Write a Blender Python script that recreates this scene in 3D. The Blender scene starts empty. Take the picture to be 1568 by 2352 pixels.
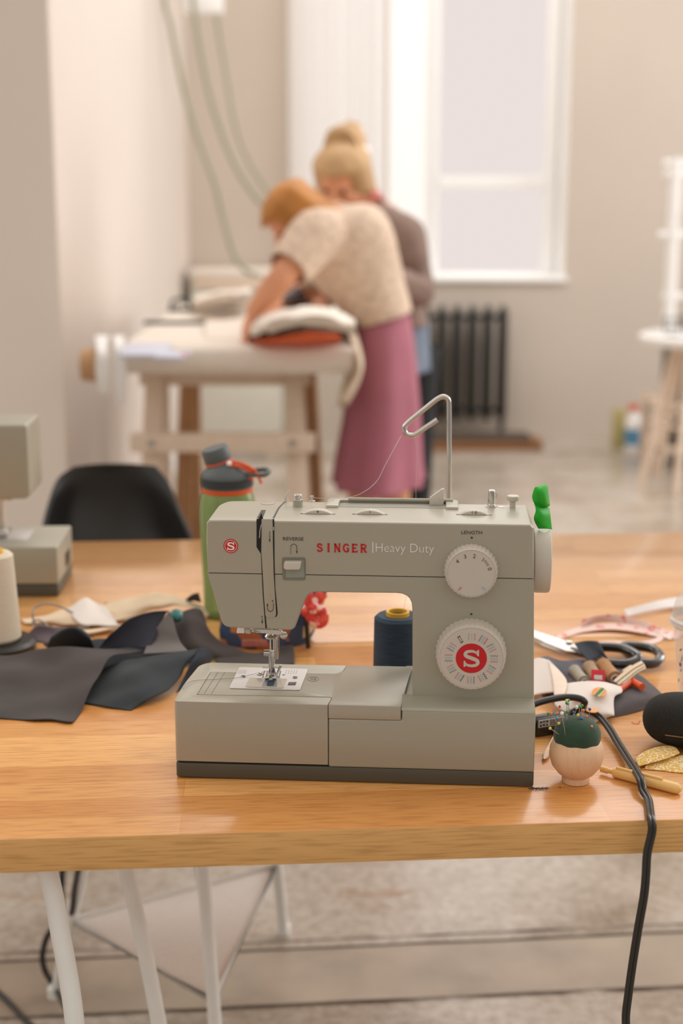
import bpy, bmesh, math, random
from math import sin, cos, pi, radians as R
from mathutils import Vector as V, Matrix, noise
random.seed(7)
sc = bpy.context.scene
COL = sc.collection
# ------------------------------------------------------------------ camera
PITCH = R(12.5); CAMZ = 1.365; TZ = 0.74; FP = 50/36*2352
cam = bpy.data.cameras.new('camera'); camo = bpy.data.objects.new('camera', cam); COL.objects.link(camo)
camo.location = (0, 0, CAMZ); camo.rotation_euler = (R(90)-PITCH, 0, 0)
cam.lens = 50; cam.sensor_width = 36; cam.sensor_fit = 'AUTO'; cam.clip_start = .05
cam.dof.use_dof = True; cam.dof.focus_distance = 1.58; cam.dof.aperture_fstop = 2.9
sc.camera = camo
# ------------------------------------------------------------------ sky light
w = bpy.data.worlds.new('world'); sc.world = w; w.use_nodes = True
nt = w.node_tree; nt.nodes.clear()
out = nt.nodes.new('ShaderNodeOutputWorld'); bg = nt.nodes.new('ShaderNodeBackground')
tc = nt.nodes.new('ShaderNodeTexCoord'); sp = nt.nodes.new('ShaderNodeSeparateXYZ')
nt.links.new(tc.outputs['Generated'], sp.inputs[0]); nt.links.new(bg.outputs[0], out.inputs[0])
def wramp(src, stops):
    r = nt.nodes.new('ShaderNodeValToRGB'); nt.links.new(src, r.inputs[0]); e = r.color_ramp.elements
    e[0].position, e[0].color = stops[0][0], (*stops[0][1], 1); e[1].position, e[1].color = stops[-1][0], (*stops[-1][1], 1)
    for p, c in stops[1:-1]: e.new(p).color = (*c, 1)
    return r.outputs[0]
# overcast sky: pale near the horizon, brighter higher up; the side behind the camera is the dimmer half of the room
el = wramp(sp.outputs['Z'], [(.135, (.85, .755, .725)), (.26, (2.6, 2.5, 2.4)), (.55, (2.0, 1.9, 1.8)), (1, (1.55, 1.45, 1.36))])
ma = nt.nodes.new('ShaderNodeMath'); ma.operation = 'MULTIPLY_ADD'; ma.inputs[1].default_value = .5; ma.inputs[2].default_value = .5; nt.links.new(sp.outputs['Y'], ma.inputs[0])
dr = wramp(ma.outputs[0], [(.0, (.36, .345, .33)), (.45, (.50, .475, .45)), (.7, (1, 1, 1))])
mw = nt.nodes.new('ShaderNodeMix'); mw.data_type = 'RGBA'; mw.blend_type = 'MULTIPLY'; mw.inputs[0].default_value = 1
nt.links.new(el, mw.inputs[6]); nt.links.new(dr, mw.inputs[7]); nt.links.new(mw.outputs[2], bg.inputs[0])
bg.inputs[1].default_value = 1.0
sc.view_settings.view_transform = 'Standard'; sc.view_settings.look = 'None'
sc.view_settings.exposure = 0.0; sc.view_settings.gamma = 1.0; sc.view_settings.use_curve_mapping = False
def area(name, loc, target, sx, sy, power, col):
    l = bpy.data.lights.new(name, 'AREA'); l.shape = 'RECTANGLE'; l.size = sx; l.size_y = sy; l.energy = power; l.color = col
    o = bpy.data.objects.new(name, l); COL.objects.link(o); o.location = loc
    o.rotation_euler = (V(target)-V(loc)).to_track_quat('-Z', 'Y').to_euler(); return o
area('side_fill', (5.0, 5.6, 2.4), (-.6, 6.2, 1.2), 3.4, 2.4, 115, (1, .985, .975))  # added unseen light that brightens the left wall and far room
area('overhead_fill', (.9, 5.6, 4.5), (.9, 6.9, 1.0), 3.0, 1.6, 74, (1, .985, .97))  # added overhead light with no visible fitting, brightens the back wall
# ------------------------------------------------------------------ pixel ray helpers: a ray through the photo meets a real plane
def ray(u, v):
    x = (u-784)/FP; y = -(v-1176)/FP
    return V((x, cos(PITCH)+y*sin(PITCH), -sin(PITCH)+y*cos(PITCH)))
CAM = V((0, 0, CAMZ))
def atz(u, v, z): r = ray(u, v); return CAM+r*((z-CAMZ)/r.z)
def aty(u, v, Y): r = ray(u, v); return CAM+r*(Y/r.y)
def tab(u, v, h=0): return atz(u, v, TZ+h)
MA = V((-.1827, 1.4657, TZ)); MYAW = R(-3.98)
MEX = V((cos(MYAW), sin(MYAW), 0)); MEY = V((-sin(MYAW), cos(MYAW), 0))
def F(u, v, y=.025):                 # machine local x, z on its plane y
    r = ray(u, v); o = MA+MEY*y; t = ((o-CAM).dot(MEY))/r.dot(MEY); P = CAM+r*t
    return ((P-MA).dot(MEX), P.z-TZ)
def ML(u, v, z):                     # machine local x, y at height z
    P = atz(u, v, TZ+z); return ((P-MA).dot(MEX), (P-MA).dot(MEY))
# ------------------------------------------------------------------ materials
def lin(c):
    c = c/255; return c/12.92 if c <= .04045 else ((c+.055)/1.055)**2.4
def rgb(t): return (lin(t[0]), lin(t[1]), lin(t[2]), 1)
def base_mat(name):
    m = bpy.data.materials.new(name); m.use_nodes = True
    return m, m.node_tree, m.node_tree.nodes['Principled BSDF']
def mat(name, c, rough=.5, metal=0, var=.06, scale=30, bump=0, bscale=200, coat=0, sheen=0, spec=.5, trans=0, stretch=None):
    m, t, b = base_mat(name)
    b.inputs['Roughness'].default_value = rough; b.inputs['Metallic'].default_value = metal
    b.inputs['Coat Weight'].default_value = coat; b.inputs['Sheen Weight'].default_value = sheen
    b.inputs['Specular IOR Level'].default_value = spec; b.inputs['Transmission Weight'].default_value = trans
    tcn = t.nodes.new('ShaderNodeTexCoord'); mp = t.nodes.new('ShaderNodeMapping')
    t.links.new(tcn.outputs['Object'], mp.inputs[0])
    if stretch: mp.inputs['Scale'].default_value = stretch
    n = t.nodes.new('ShaderNodeTexNoise'); n.inputs['Scale'].default_value = scale; n.inputs['Detail'].default_value = 4
    t.links.new(mp.outputs[0], n.inputs['Vector'])
    r = t.nodes.new('ShaderNodeValToRGB'); C = rgb(c)
    r.color_ramp.elements[0].position = .3; r.color_ramp.elements[1].position = .7
    r.color_ramp.elements[0].color = [max(0, x*(1-var)) for x in C[:3]]+[1]; r.color_ramp.elements[1].color = [min(1, x*(1+var)) for x in C[:3]]+[1]
    t.links.new(n.outputs['Fac'], r.inputs[0]); t.links.new(r.outputs[0], b.inputs['Base Color'])
    if bump:
        n2 = t.nodes.new('ShaderNodeTexNoise'); n2.inputs['Scale'].default_value = bscale
        t.links.new(mp.outputs[0], n2.inputs['Vector'])
        bp = t.nodes.new('ShaderNodeBump'); bp.inputs['Strength'].default_value = bump; bp.inputs['Distance'].default_value = .002
        t.links.new(n2.outputs['Fac'], bp.inputs['Height']); t.links.new(bp.outputs[0], b.inputs['Normal'])
    return m
def wood_mat(name, c1, c2, cell=None, grain=(3, 45, 45), rough=.35, coat=.0, dark=.22, rot=0, spec=.5):
    # staves (brick cells) of varied tone with stretched grain along object X
    m, t, b = base_mat(name)
    b.inputs['Roughness'].default_value = rough; b.inputs['Coat Weight'].default_value = coat; b.inputs['Coat Roughness'].default_value = .12
    b.inputs['Specular IOR Level'].default_value = spec
    tcn = t.nodes.new('ShaderNodeTexCoord'); mp = t.nodes.new('ShaderNodeMapping'); t.links.new(tcn.outputs['Object'], mp.inputs[0])
    mp.inputs['Rotation'].default_value = (0, 0, rot)
    g = t.nodes.new('ShaderNodeMapping'); g.inputs['Scale'].default_value = grain; t.links.new(mp.outputs[0], g.inputs[0])
    n = t.nodes.new('ShaderNodeTexNoise'); n.inputs['Scale'].default_value = 1.4; n.inputs['Detail'].default_value = 6; n.inputs['Distortion'].default_value = .6
    t.links.new(g.outputs[0], n.inputs['Vector'])
    n3 = t.nodes.new('ShaderNodeTexNoise'); n3.inputs['Scale'].default_value = 7; n3.inputs['Detail'].default_value = 5
    t.links.new(g.outputs[0], n3.inputs['Vector'])
    mx = t.nodes.new('ShaderNodeMix'); mx.data_type = 'RGBA'
    mx.inputs[6].default_value = rgb(c1); mx.inputs[7].default_value = rgb(c2)
    if cell:
        br = t.nodes.new('ShaderNodeTexBrick'); br.inputs['Scale'].default_value = 1; br.inputs['Brick Width'].default_value = cell[0]
        br.inputs['Row Height'].default_value = cell[1]; br.inputs['Mortar Size'].default_value = .0004; br.offset = .37; br.offset_frequency = 2
        br.inputs['Color1'].default_value = (0, 0, 0, 1); br.inputs['Color2'].default_value = (1, 1, 1, 1); br.inputs['Mortar'].default_value = (.1, .1, .1, 1)
        t.links.new(mp.outputs[0], br.inputs['Vector'])
        ad = t.nodes.new('ShaderNodeMix'); ad.data_type = 'RGBA'; ad.inputs[0].default_value = .72
        t.links.new(n.outputs['Fac'], ad.inputs[6]); t.links.new(br.outputs['Color'], ad.inputs[7])
        t.links.new(ad.outputs[2], mx.inputs[0])
    else:
        t.links.new(n.outputs['Fac'], mx.inputs[0])
    rr = t.nodes.new('ShaderNodeValToRGB'); rr.color_ramp.elements[0].position = .36; rr.color_ramp.elements[1].position = .52
    rr.color_ramp.elements[0].color = (1-dark, 1-dark*1.2, 1-dark*1.5, 1); rr.color_ramp.elements[1].color = (1, 1, 1, 1)
    t.links.new(n3.outputs['Fac'], rr.inputs[0])
    ml = t.nodes.new('ShaderNodeMix'); ml.data_type = 'RGBA'; ml.blend_type = 'MULTIPLY'; ml.inputs[0].default_value = 1
    t.links.new(mx.outputs[2], ml.inputs[6]); t.links.new(rr.outputs[0], ml.inputs[7]); t.links.new(ml.outputs[2], b.inputs['Base Color'])
    return m
def spot_mat(name, base, cols, scale=60, rough=.8, thr=.45):
    # voronoi patches of several colours over a base cloth
    m, t, b = base_mat(name); b.inputs['Roughness'].default_value = rough
    tcn = t.nodes.new('ShaderNodeTexCoord'); v = t.nodes.new('ShaderNodeTexVoronoi'); v.inputs['Scale'].default_value = scale
    t.links.new(tcn.outputs['Object'], v.inputs['Vector'])
    s = t.nodes.new('ShaderNodeSeparateColor'); t.links.new(v.outputs['Color'], s.inputs[0])
    r = t.nodes.new('ShaderNodeValToRGB'); r.color_ramp.interpolation = 'CONSTANT'
    r.color_ramp.elements[0].color = rgb(base); r.color_ramp.elements[0].position = 0
    k = len(cols)
    r.color_ramp.elements[1].position = thr; r.color_ramp.elements[1].color = rgb(cols[0])
    for i in range(1, k):
        e = r.color_ramp.elements.new(thr+(1-thr)*i/k); e.color = rgb(cols[i])
    t.links.new(s.outputs[0], r.inputs[0]); t.links.new(r.outputs[0], b.inputs['Base Color'])
    return m
def glass_mat(name, tint=(1, 1, 1), refl=.12, rough=.02):
    m = bpy.data.materials.new(name); m.use_nodes = True; t = m.node_tree; t.nodes.clear()
    o = t.nodes.new('ShaderNodeOutputMaterial'); a = t.nodes.new('ShaderNodeBsdfTransparent'); g = t.nodes.new('ShaderNodeBsdfGlossy'); mx = t.nodes.new('ShaderNodeMixShader')
    a.inputs[0].default_value = (*tint, 1); g.inputs['Roughness'].default_value = rough
    lw = t.nodes.new('ShaderNodeLayerWeight'); lw.inputs[0].default_value = refl
    t.links.new(lw.outputs['Fresnel'], mx.inputs[0]); t.links.new(a.outputs[0], mx.inputs[1]); t.links.new(g.outputs[0], mx.inputs[2]); t.links.new(mx.outputs[0], o.inputs[0])
    return m
# ------------------------------------------------------------------ object helpers
def finish(me, ang=35):
    for p in me.polygons: p.use_smooth = True
    me.set_sharp_from_angle(angle=R(ang))
def link(name, me, m=None, parent=None, label=None):
    o = bpy.data.objects.new(name, me); COL.objects.link(o)
    if m is not None and not me.materials: me.materials.append(m)
    if parent is not None: o.parent = parent
    if label: o['label'] = label
    return o
def tag(o, label, cat, group=None, kind=None):
    o['label'] = label; o['category'] = cat
    if group: o['group'] = group
    if kind: o['kind'] = kind
    return o
def struct(o, label=None):
    o['kind'] = 'structure'
    if label: o['label'] = label
    return o
def thing(name, label, cat, loc=(0, 0, 0), rz=0, group=None):
    o = bpy.data.objects.new(name, None); COL.objects.link(o); o.location = loc; o.rotation_euler = (0, 0, rz); o.empty_display_size = .05
    return tag(o, label, cat, group)
def basis(d):
    d = V(d).normalized(); a = V((0, 0, 1)) if abs(d.z) < .95 else V((1, 0, 0))
    x = a.cross(d).normalized(); return x, d.cross(x)
class B:
    def __init__(s): s.bm = bmesh.new()
    def poly(s, vs, fs):
        b = [s.bm.verts.new(v) for v in vs]
        for f in fs:
            try: s.bm.faces.new([b[i] for i in f])
            except ValueError: pass
        return s
    def box(s, x0, x1, y0, y1, z0, z1):
        v = [(x, y, z) for x in (x0, x1) for y in (y0, y1) for z in (z0, z1)]
        return s.poly(v, [(0, 1, 3, 2), (4, 6, 7, 5), (0, 4, 5, 1), (2, 3, 7, 6), (0, 2, 6, 4), (1, 5, 7, 3)])
    def rings(s, rs, closed=False, caps=True, tri=False):
        n = len(rs[0]); g = [[s.bm.verts.new(p) for p in r] for r in rs]; k = len(g)
        for i in range(k if closed else k-1):
            a, b = g[i], g[(i+1) % k]
            for j in range(n):
                s.bm.faces.new((a[j], a[(j+1) % n], b[(j+1) % n], b[j]))
        if caps and not closed:
            fs = [s.bm.faces.new(g[0][::-1]), s.bm.faces.new(g[-1])]
            if tri:
              for f_ in fs: f_.normal_update()
              bmesh.ops.triangulate(s.bm, faces=fs, quad_method='BEAUTY', ngon_method='EAR_CLIP')
        return s
    def tube(s, pts, r, n=10, closed=False, caps=True, flat=1):
        pts = [V(p) for p in pts]; rs = []; px = None; k = len(pts)
        for i, p in enumerate(pts):
            if closed: d = pts[(i+1) % k]-pts[i-1]
            else: d = pts[min(i+1, k-1)]-pts[max(i-1, 0)]
            d.normalize()
            if px is None: x, y = basis(d)
            else:
                x = (px-d*px.dot(d))
                if x.length < 1e-6: x, y = basis(d)
                x.normalize(); y = d.cross(x)
            px = x; rr = r[i] if isinstance(r, (list, tuple)) else r
            rs.append([p+x*rr*cos(a)+y*rr*flat*sin(a) for a in [2*pi*j/n for j in range(n)]])
        return s.rings(rs, closed, caps)
    def cyl(s, a, b, r0, r1=None, n=24): return s.tube([a, b], [r0, r0 if r1 is None else r1], n)
    def lathe(s, prof, c=(0, 0, 0), ax=(0, 0, 1), n=40, caps=True, wob=None):
        c = V(c); x, y = basis(ax); z = V(ax).normalized()
        rs = []
        for r, h in prof:
            rs.append([c+z*h+(x*cos(a)+y*sin(a))*max(1e-5, r*(wob(a, h) if wob else 1)) for a in [2*pi*j/n for j in range(n)]])
        return s.rings(rs, False, caps)
    def prism(s, poly, a, b, ax='y'):   # poly in the other two axes
        def P(p, t): return (p[0], t, p[1]) if ax == 'y' else ((p[0], p[1], t) if ax == 'z' else (t, p[0], p[1]))
        n = len(poly); v = [P(p, a) for p in poly]+[P(p, b) for p in poly]
        return s.poly(v, [tuple(range(n)), tuple(range(2*n-1, n-1, -1))]+[(i, n+i, n+(i+1) % n, (i+1) % n) for i in range(n)])
    def ball(s, c, rx, ry=None, rz=None, seg=16, rot=None):
        ry = ry or rx; rz = rz or rx; Mx = Matrix.Translation(V(c)) @ ((rot or Matrix.Identity(3)).to_4x4()) @ Matrix.Diagonal((rx, ry, rz, 1))
        bmesh.ops.create_uvsphere(s.bm, u_segments=seg, v_segments=max(6, seg//2+2), radius=1, matrix=Mx); return s
    def bevel(s, wd, seg=2, ang=30):
        bmesh.ops.recalc_face_normals(s.bm, faces=s.bm.faces)
        es = [e for e in s.bm.edges if len(e.link_faces) == 2 and e.calc_face_angle(0) > R(ang)]
        bmesh.ops.bevel(s.bm, geom=es, offset=wd, segments=seg, profile=.5, affect='EDGES', clamp_overlap=True); return s
    def mesh(s, name, ang=35):
        bmesh.ops.recalc_face_normals(s.bm, faces=s.bm.faces)
        me = bpy.data.meshes.new(name); s.bm.to_mesh(me); s.bm.free(); finish(me, ang); return me
    def obj(s, name, m, parent=None, label=None, ang=35): return link(name, s.mesh(name, ang), m, parent, label)
def evaluated(o, keep=False):
    dg = bpy.context.evaluated_depsgraph_get(); me = bpy.data.meshes.new_from_object(o.evaluated_get(dg))
    if not keep: bpy.data.objects.remove(o)
    return me
def arc(cx, cy, r, a0, a1, n=8, ry=None):
    ry = ry or r
    return [(cx+r*cos(R(a0+(a1-a0)*i/n)), cy+ry*sin(R(a0+(a1-a0)*i/n))) for i in range(n+1)]
def rpoly(pts, r, n=5):          # rounded polygon, r number or list
    o = []; k = len(pts)
    for i in range(k):
        p = V(pts[i]).to_2d() if len(pts[i]) > 2 else V((pts[i][0], pts[i][1])); a = V(pts[i-1][:2]); b = V(pts[(i+1) % k][:2])
        ri = r[i] if isinstance(r, (list, tuple)) else r
        if ri <= 0: o.append(tuple(p)); continue
        da = (a-p); db = (b-p); ri2 = min(ri, da.length*.49, db.length*.49); A = p+da.normalized()*ri2; Bb = p+db.normalized()*ri2
        for j in range(n+1):
            t = j/n; q = A*(1-t)**2+p*2*t*(1-t)+Bb*t*t; o.append((q.x, q.y))
    return o
def cr(P, t):
    n = len(P)-1; i = min(int(t), n-1); f = t-i
    a, b, c, d = P[max(i-1, 0)], P[i], P[i+1], P[min(i+2, n)]
    return .5*((2*b)+(c-a)*f+(2*a-5*b+4*c-d)*f*f+(3*b-a-3*c+d)*f**3)
def spline(P, k=8, closed=False):
    P = [V(p) for p in P]
    if closed:
        n = len(P); Q = [P[-1]]+P+[P[0], P[1]]; return [cr(Q, 1+i/k) for i in range(n*k)]
    n = len(P)-1; return [cr(P, i/k) for i in range(n*k+1)]
def sheet(name, rows, m, parent=None, th=.0012, k=8, wr=0, wf=30, label=None, seed=0, zmin=None):
    # rows of 3D control points -> smooth cloth surface with real thickness
    G = [spline(r, k) for r in rows]; cols = list(zip(*G)); H = [spline(c, k) for c in cols]
    nu = len(H); nv = len(H[0]); bm = bmesh.new(); vs = []
    for i in range(nu):
        for j in range(nv):
            p = H[i][j].copy()
            if wr: p += V((0, 0, 1))*wr*noise.noise(V((p.x*wf, p.y*wf, p.z*wf+seed)))
            if zmin is not None and p.z < zmin: p.z = zmin
            vs.append(bm.verts.new(p))
    for i in range(nu-1):
        for j in range(nv-1):
            bm.faces.new((vs[i*nv+j], vs[i*nv+j+1], vs[(i+1)*nv+j+1], vs[(i+1)*nv+j]))
    bmesh.ops.recalc_face_normals(bm, faces=bm.faces)
    me = bpy.data.meshes.new(name); bm.to_mesh(me); bm.free(); finish(me, 180)
    o = link(name, me, m, parent, label)
    s = o.modifiers.new('thickness', 'SOLIDIFY'); s.thickness = th; s.offset = 0
    return o
def text(name, body, size, m, parent, M, label=None, sx=1, off=0, ex=.00012, sh=0):
    cu = bpy.data.curves.new(name, 'FONT'); cu.body = body; cu.size = size; cu.extrude = ex; cu.align_x = 'CENTER'; cu.align_y = 'CENTER'; cu.offset = off; cu.shear = sh; cu.resolution_u = 3
    t = bpy.data.objects.new(name, cu); COL.objects.link(t); bpy.context.view_layer.update(); me = evaluated(t)
    me.transform(M @ Matrix.Diagonal((sx, 1, 1, 1))); me.materials.clear()
    return link(name, me, m, parent, label)
def front(x, z, y, rot=0): return Matrix.Translation((x, y, z)) @ Matrix.Rotation(R(90), 4, 'X') @ Matrix.Rotation(rot, 4, 'Z')
def copy_tree(o, parent=None):
    c = o.copy(); COL.objects.link(c)
    if parent is not None: c.parent = parent
    for ch in list(o.children): copy_tree(ch, c)
    return c
def stroke(b, path, wd, y, t=.0003, wl=None):   # flat ribbon in the xz plane facing the front
    n = len(path); L = []
    for i, p in enumerate(path):
        a = V(path[max(i-1, 0)]); c = V(path[min(i+1, n-1)]); d = (c-a).normalized(); q = V((-d.y, d.x)); h = (wl[i] if wl else wd)/2
        L.append((V(p)+q*h, V(p)-q*h))
    for i in range(n-1):
        a, bb = L[i]; c, d = L[i+1]
        b.prism([tuple(a), tuple(c), tuple(d), tuple(bb)], y, y+t)
# ================================================================== MATERIALS
M = {}
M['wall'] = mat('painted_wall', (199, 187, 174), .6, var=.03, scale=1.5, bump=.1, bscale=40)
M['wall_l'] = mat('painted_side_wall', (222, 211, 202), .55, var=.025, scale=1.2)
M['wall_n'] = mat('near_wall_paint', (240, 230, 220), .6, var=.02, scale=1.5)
M['white'] = mat('white_paint', (248, 247, 245), .45, var=.02)
M['plastic'] = mat('grey_beige_plastic', (169, 166, 150), .36, .14, var=.015, scale=900, spec=.5)
M['plastic2'] = mat('grey_beige_cover_plastic', (173, 168, 152), .32, .14, var=.015, scale=900)
M['darkplastic'] = mat('dark_olive_plastic', (82, 79, 67), .45, var=.03)
M['cream'] = mat('pale_dial_plastic', (204, 197, 185), .4, var=.01)
M['dialface'] = mat('dial_face_plastic', (200, 193, 183), .5, var=.01)
M['black'] = mat('black_plastic', (30, 29, 27), .35, var=.1)
M['slit'] = mat('black_slot', (14, 13, 12), .4, var=.05)
M['chrome'] = mat('chrome', (205, 203, 198), .12, 1, var=.02)
M['steel'] = mat('brushed_steel', (196, 192, 186), .3, 1, var=.04, scale=80)
M['plate'] = mat('needle_plate_steel', (205, 202, 200), .38, .75, var=.02)
M['red'] = mat('logo_red', (196, 16, 24), .5, var=.02)
M['redtext'] = mat('lettering_red', (190, 28, 26), .5, var=.02)
M['whitetext'] = mat('lettering_white', (238, 236, 230), .5, var=.01)
M['ink'] = mat('dark_ink', (62, 62, 58), .5, var=.02)
M['inkb'] = mat('blue_ink', (120, 190, 215), .5, var=.02)
M['inkr'] = mat('red_ink', (215, 85, 70), .5, var=.02)
M['green'] = mat('green_ribbon', (28, 172, 36), .55, var=.12, scale=60)
M['oak'] = wood_mat('oak_worktop', (198, 128, 58), (244, 186, 116), cell=(.44, .046), rough=.3, coat=.28)
M['oak2'] = wood_mat('oak_worktop_rear', (206, 142, 76), (232, 176, 112), cell=(.5, .046), rough=.3, coat=.8)
M['oakedge'] = wood_mat('oak_edge', (214, 164, 98), (240, 196, 132), cell=(.5, .2), grain=(2.5, 60, 60), rough=.45)
M['whitesteel'] = mat('white_steel', (238, 242, 240), .4, var=.02)
M['thread_navy'] = mat('navy_thread', (34, 56, 78), .7, var=.25, scale=60, stretch=(1, 1, 14), bump=.5, bscale=60)
M['thread_cream'] = mat('cream_thread', (226, 214, 192), .75, var=.04, scale=60, stretch=(1, 1, 14), bump=.3, bscale=60)
M['yellow'] = mat('yellow_core', (226, 180, 62), .5, var=.04)
M['cloth_dark'] = mat('charcoal_cloth', (64, 56, 54), .9, var=.2, scale=9, bump=.35, bscale=900, sheen=.05)
M['cloth_navy'] = mat('slate_cloth', (45, 51, 55), .9, var=.16, scale=9, bump=.35, bscale=900, sheen=.05)
M['cloth_cream'] = mat('cream_cloth', (226, 204, 174), .9, var=.04, scale=20, bump=.2, bscale=700)
M['paperwhite'] = mat('white_paper', (232, 222, 214), .7, var=.02)
M['skin'] = mat('skin', (228, 162, 124), .55, var=.06, scale=20)
M['blond'] = mat('blond_hair', (196, 160, 116), .6, var=.2, scale=12, stretch=(1, 1, .3))
M['ginger'] = mat('ginger_hair', (186, 122, 50), .5, var=.3, scale=12, stretch=(1, 1, .3))
M['sweater'] = mat('cream_knit', (224, 200, 178), .95, var=.2, scale=55, bump=.8, bscale=60)
M['skirt'] = mat('mauve_cloth', (176, 108, 124), .85, var=.08, scale=6)
M['cardi'] = mat('taupe_knit', (140, 118, 108), .95, var=.12, scale=14, bump=.5, bscale=80)
M['denim'] = mat('blue_grey_cloth', (120, 132, 150), .9, var=.12, scale=14)
M['trouser'] = mat('black_cloth', (34, 36, 40), .9, var=.1)
M['iron'] = mat('cast_iron_black', (30, 28, 24), .4, var=.15)
M['pine'] = wood_mat('pale_pine', (226, 204, 182), (238, 220, 202), grain=(30, 30, 3), rough=.6, dark=.1)
M['brownwood'] = wood_mat('brown_wood', (176, 132, 90), (198, 152, 106), grain=(30, 30, 3), rough=.6)
M['padding'] = mat('white_cover_cloth', (238, 228, 216), .9, var=.02)
M['orange'] = mat('orange_cloth', (226, 104, 56), .9, var=.08)
M['orangep'] = mat('orange_plastic', (228, 92, 34), .5, var=.03)
# ================================================================== ROOM
def concrete():
    m, t, b = base_mat('polished_concrete')
    tcn = t.nodes.new('ShaderNodeTexCoord')
    def nz(s, d=6, st=None):
        mp = t.nodes.new('ShaderNodeMapping'); t.links.new(tcn.outputs['Object'], mp.inputs[0])
        if st: mp.inputs['Scale'].default_value = st
        n = t.nodes.new('ShaderNodeTexNoise'); n.inputs['Scale'].default_value = s; n.inputs['Detail'].default_value = d; n.inputs['Roughness'].default_value = .65
        t.links.new(mp.outputs[0], n.inputs['Vector']); return n
    def ramp(src, stops):
        r = t.nodes.new('ShaderNodeValToRGB'); t.links.new(src, r.inputs[0])
        e = r.color_ramp.elements; e[0].position, e[0].color = stops[0][0], rgb(stops[0][1]); e[1].position, e[1].color = stops[-1][0], rgb(stops[-1][1])
        for q in stops[1:-1]: x = e.new(q[0]); x.color = rgb(q[1])
        return r
    r1 = ramp(nz(2.6).outputs['Fac'], [(.3, (150, 136, 118)), (.5, (190, 180, 168)), (.70, (208, 202, 194))])
    r2 = ramp(nz(45, 8).outputs['Fac'], [(.30, (214, 206, 196)), (.60, (255, 255, 255))])
    mu = t.nodes.new('ShaderNodeMix'); mu.data_type = 'RGBA'; mu.blend_type = 'MULTIPLY'; mu.inputs[0].default_value = 1
    t.links.new(r1.outputs[0], mu.inputs[6]); t.links.new(r2.outputs[0], mu.inputs[7])
    r3 = ramp(nz(3.0, 7, (1, 2.2, 1)).outputs['Fac'], [(.58, (255, 255, 255)), (.68, (214, 176, 128))])
    mv = t.nodes.new('ShaderNodeMix'); mv.data_type = 'RGBA'; mv.blend_type = 'MULTIPLY'; mv.inputs[0].default_value = 1
    t.links.new(mu.outputs[2], mv.inputs[6]); t.links.new(r3.outputs[0], mv.inputs[7])
    t.links.new(mv.outputs[2], b.inputs['Base Color'])
    b.inputs['Roughness'].default_value = .24
    return m
M['floor'] = concrete()
M['band'] = mat('floor_band_concrete', (170, 157, 140), .4, var=.16, scale=7, bump=.3, bscale=30)
M['crack'] = mat('floor_joint', (84, 74, 64), .9, var=.2)
struct(B().box(-6, 6, -1.5, 8.6, -.1, 0).obj('floor', M['floor']), 'polished concrete floor')
# jointed band across the floor under the table
fa, fb = atz(700, 2178, 0), atz(1568, 2140, 0); fd = (fb-fa).normalized(); fn = V((-fd.y, fd.x, 0))
def rough_strip(c, d, n, half, wdt, z, seed, jit):
    b = B(); N = 160; vs = []
    for i in range(N+1):
        s = -half+2*half*i/N; a = noise.noise(V((s*7, seed, 0)))*jit; q = noise.noise(V((s*19, seed+5, 0)))*jit
        vs += [c+d*s+n*(a+q), c+d*s+n*(a-q*.6-wdt)]
    for k, v in enumerate(vs): vs[k] = V((v.x, v.y, z))
    b.poly(vs, [(2*i, 2*i+1, 2*i+3, 2*i+2) for i in range(N)]); return b
struct(rough_strip(fa-fn*.0, fd, fn, 5, .185, .0015, 1, .004).obj('floor_band', M['band']), 'patched strip in the floor')
for off, wd, sd in ((0, .008, 2), (.028, .003, 3), (-.19, .004, 4)):
    struct(rough_strip(fa+fn*off, fd, fn, 5, wd, .002, sd, .004).obj('floor_joint', M['crack']), 'dark joint line in the floor')
# back wall with a splayed window opening
WY = 8.16
wl = aty(890, 640, WY); wr_ = aty(1293, 640, WY); X0, X1 = wl.x, wr_.x+.0; ZS = aty(1100, 637, WY).z; ZT = 4.3; HW = 4.7
U0, U1 = aty(696, 640, WY).x, aty(878, 640, WY).x  # unseen opening added behind the curtain so that it glows
b = B(); b.box(-1.2, U0, WY, WY+.3, 0, HW).box(U1, X0, WY, WY+.3, 0, HW).box(U0, U1, WY, WY+.3, 0, ZS).box(U0, U1, WY, WY+.3, ZT, HW).box(X1, 6, WY, WY+.3, 0, HW).box(X0, X1, WY, WY+.3, 0, ZS).box(X0, X1, WY, WY+.3, ZT, HW)
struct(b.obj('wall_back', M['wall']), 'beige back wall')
# splayed reveal and sill, white
ix0, ix1 = aty(1006, 430, WY+.24).x, aty(1268, 430, WY+.24).x
b = B(); b.poly([(X0, WY-.004, ZS), (X0, WY-.004, ZT), (ix0-.03, WY+.3, ZT), (ix0-.03, WY+.3, ZS), (X0-.01, WY+.3, ZS), (X0-.01, WY+.3, ZT)], [(0, 1, 2, 3), (1, 0, 4, 5), (3, 2, 5, 4), (0, 3, 4), (1, 5, 2)])
b.poly([(X1, WY-.004, ZS), (X1, WY-.004, ZT), (ix1+.02, WY+.3, ZT), (ix1+.02, WY+.3, ZS), (X1+.01, WY+.3, ZS), (X1+.01, WY+.3, ZT)], [(3, 2, 1, 0), (5, 4, 0, 1), (4, 5, 2, 3), (4, 3, 0), (2, 5, 1)])
struct(b.obj('trim_1', M['white']), 'white splayed window reveal')
struct(B().box(X0-.02, X1+.02, WY-.03, WY+.3, ZS-.025, ZS+.005).bevel(.006).obj('window_sill', M['white']), 'white window sill')
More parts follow.
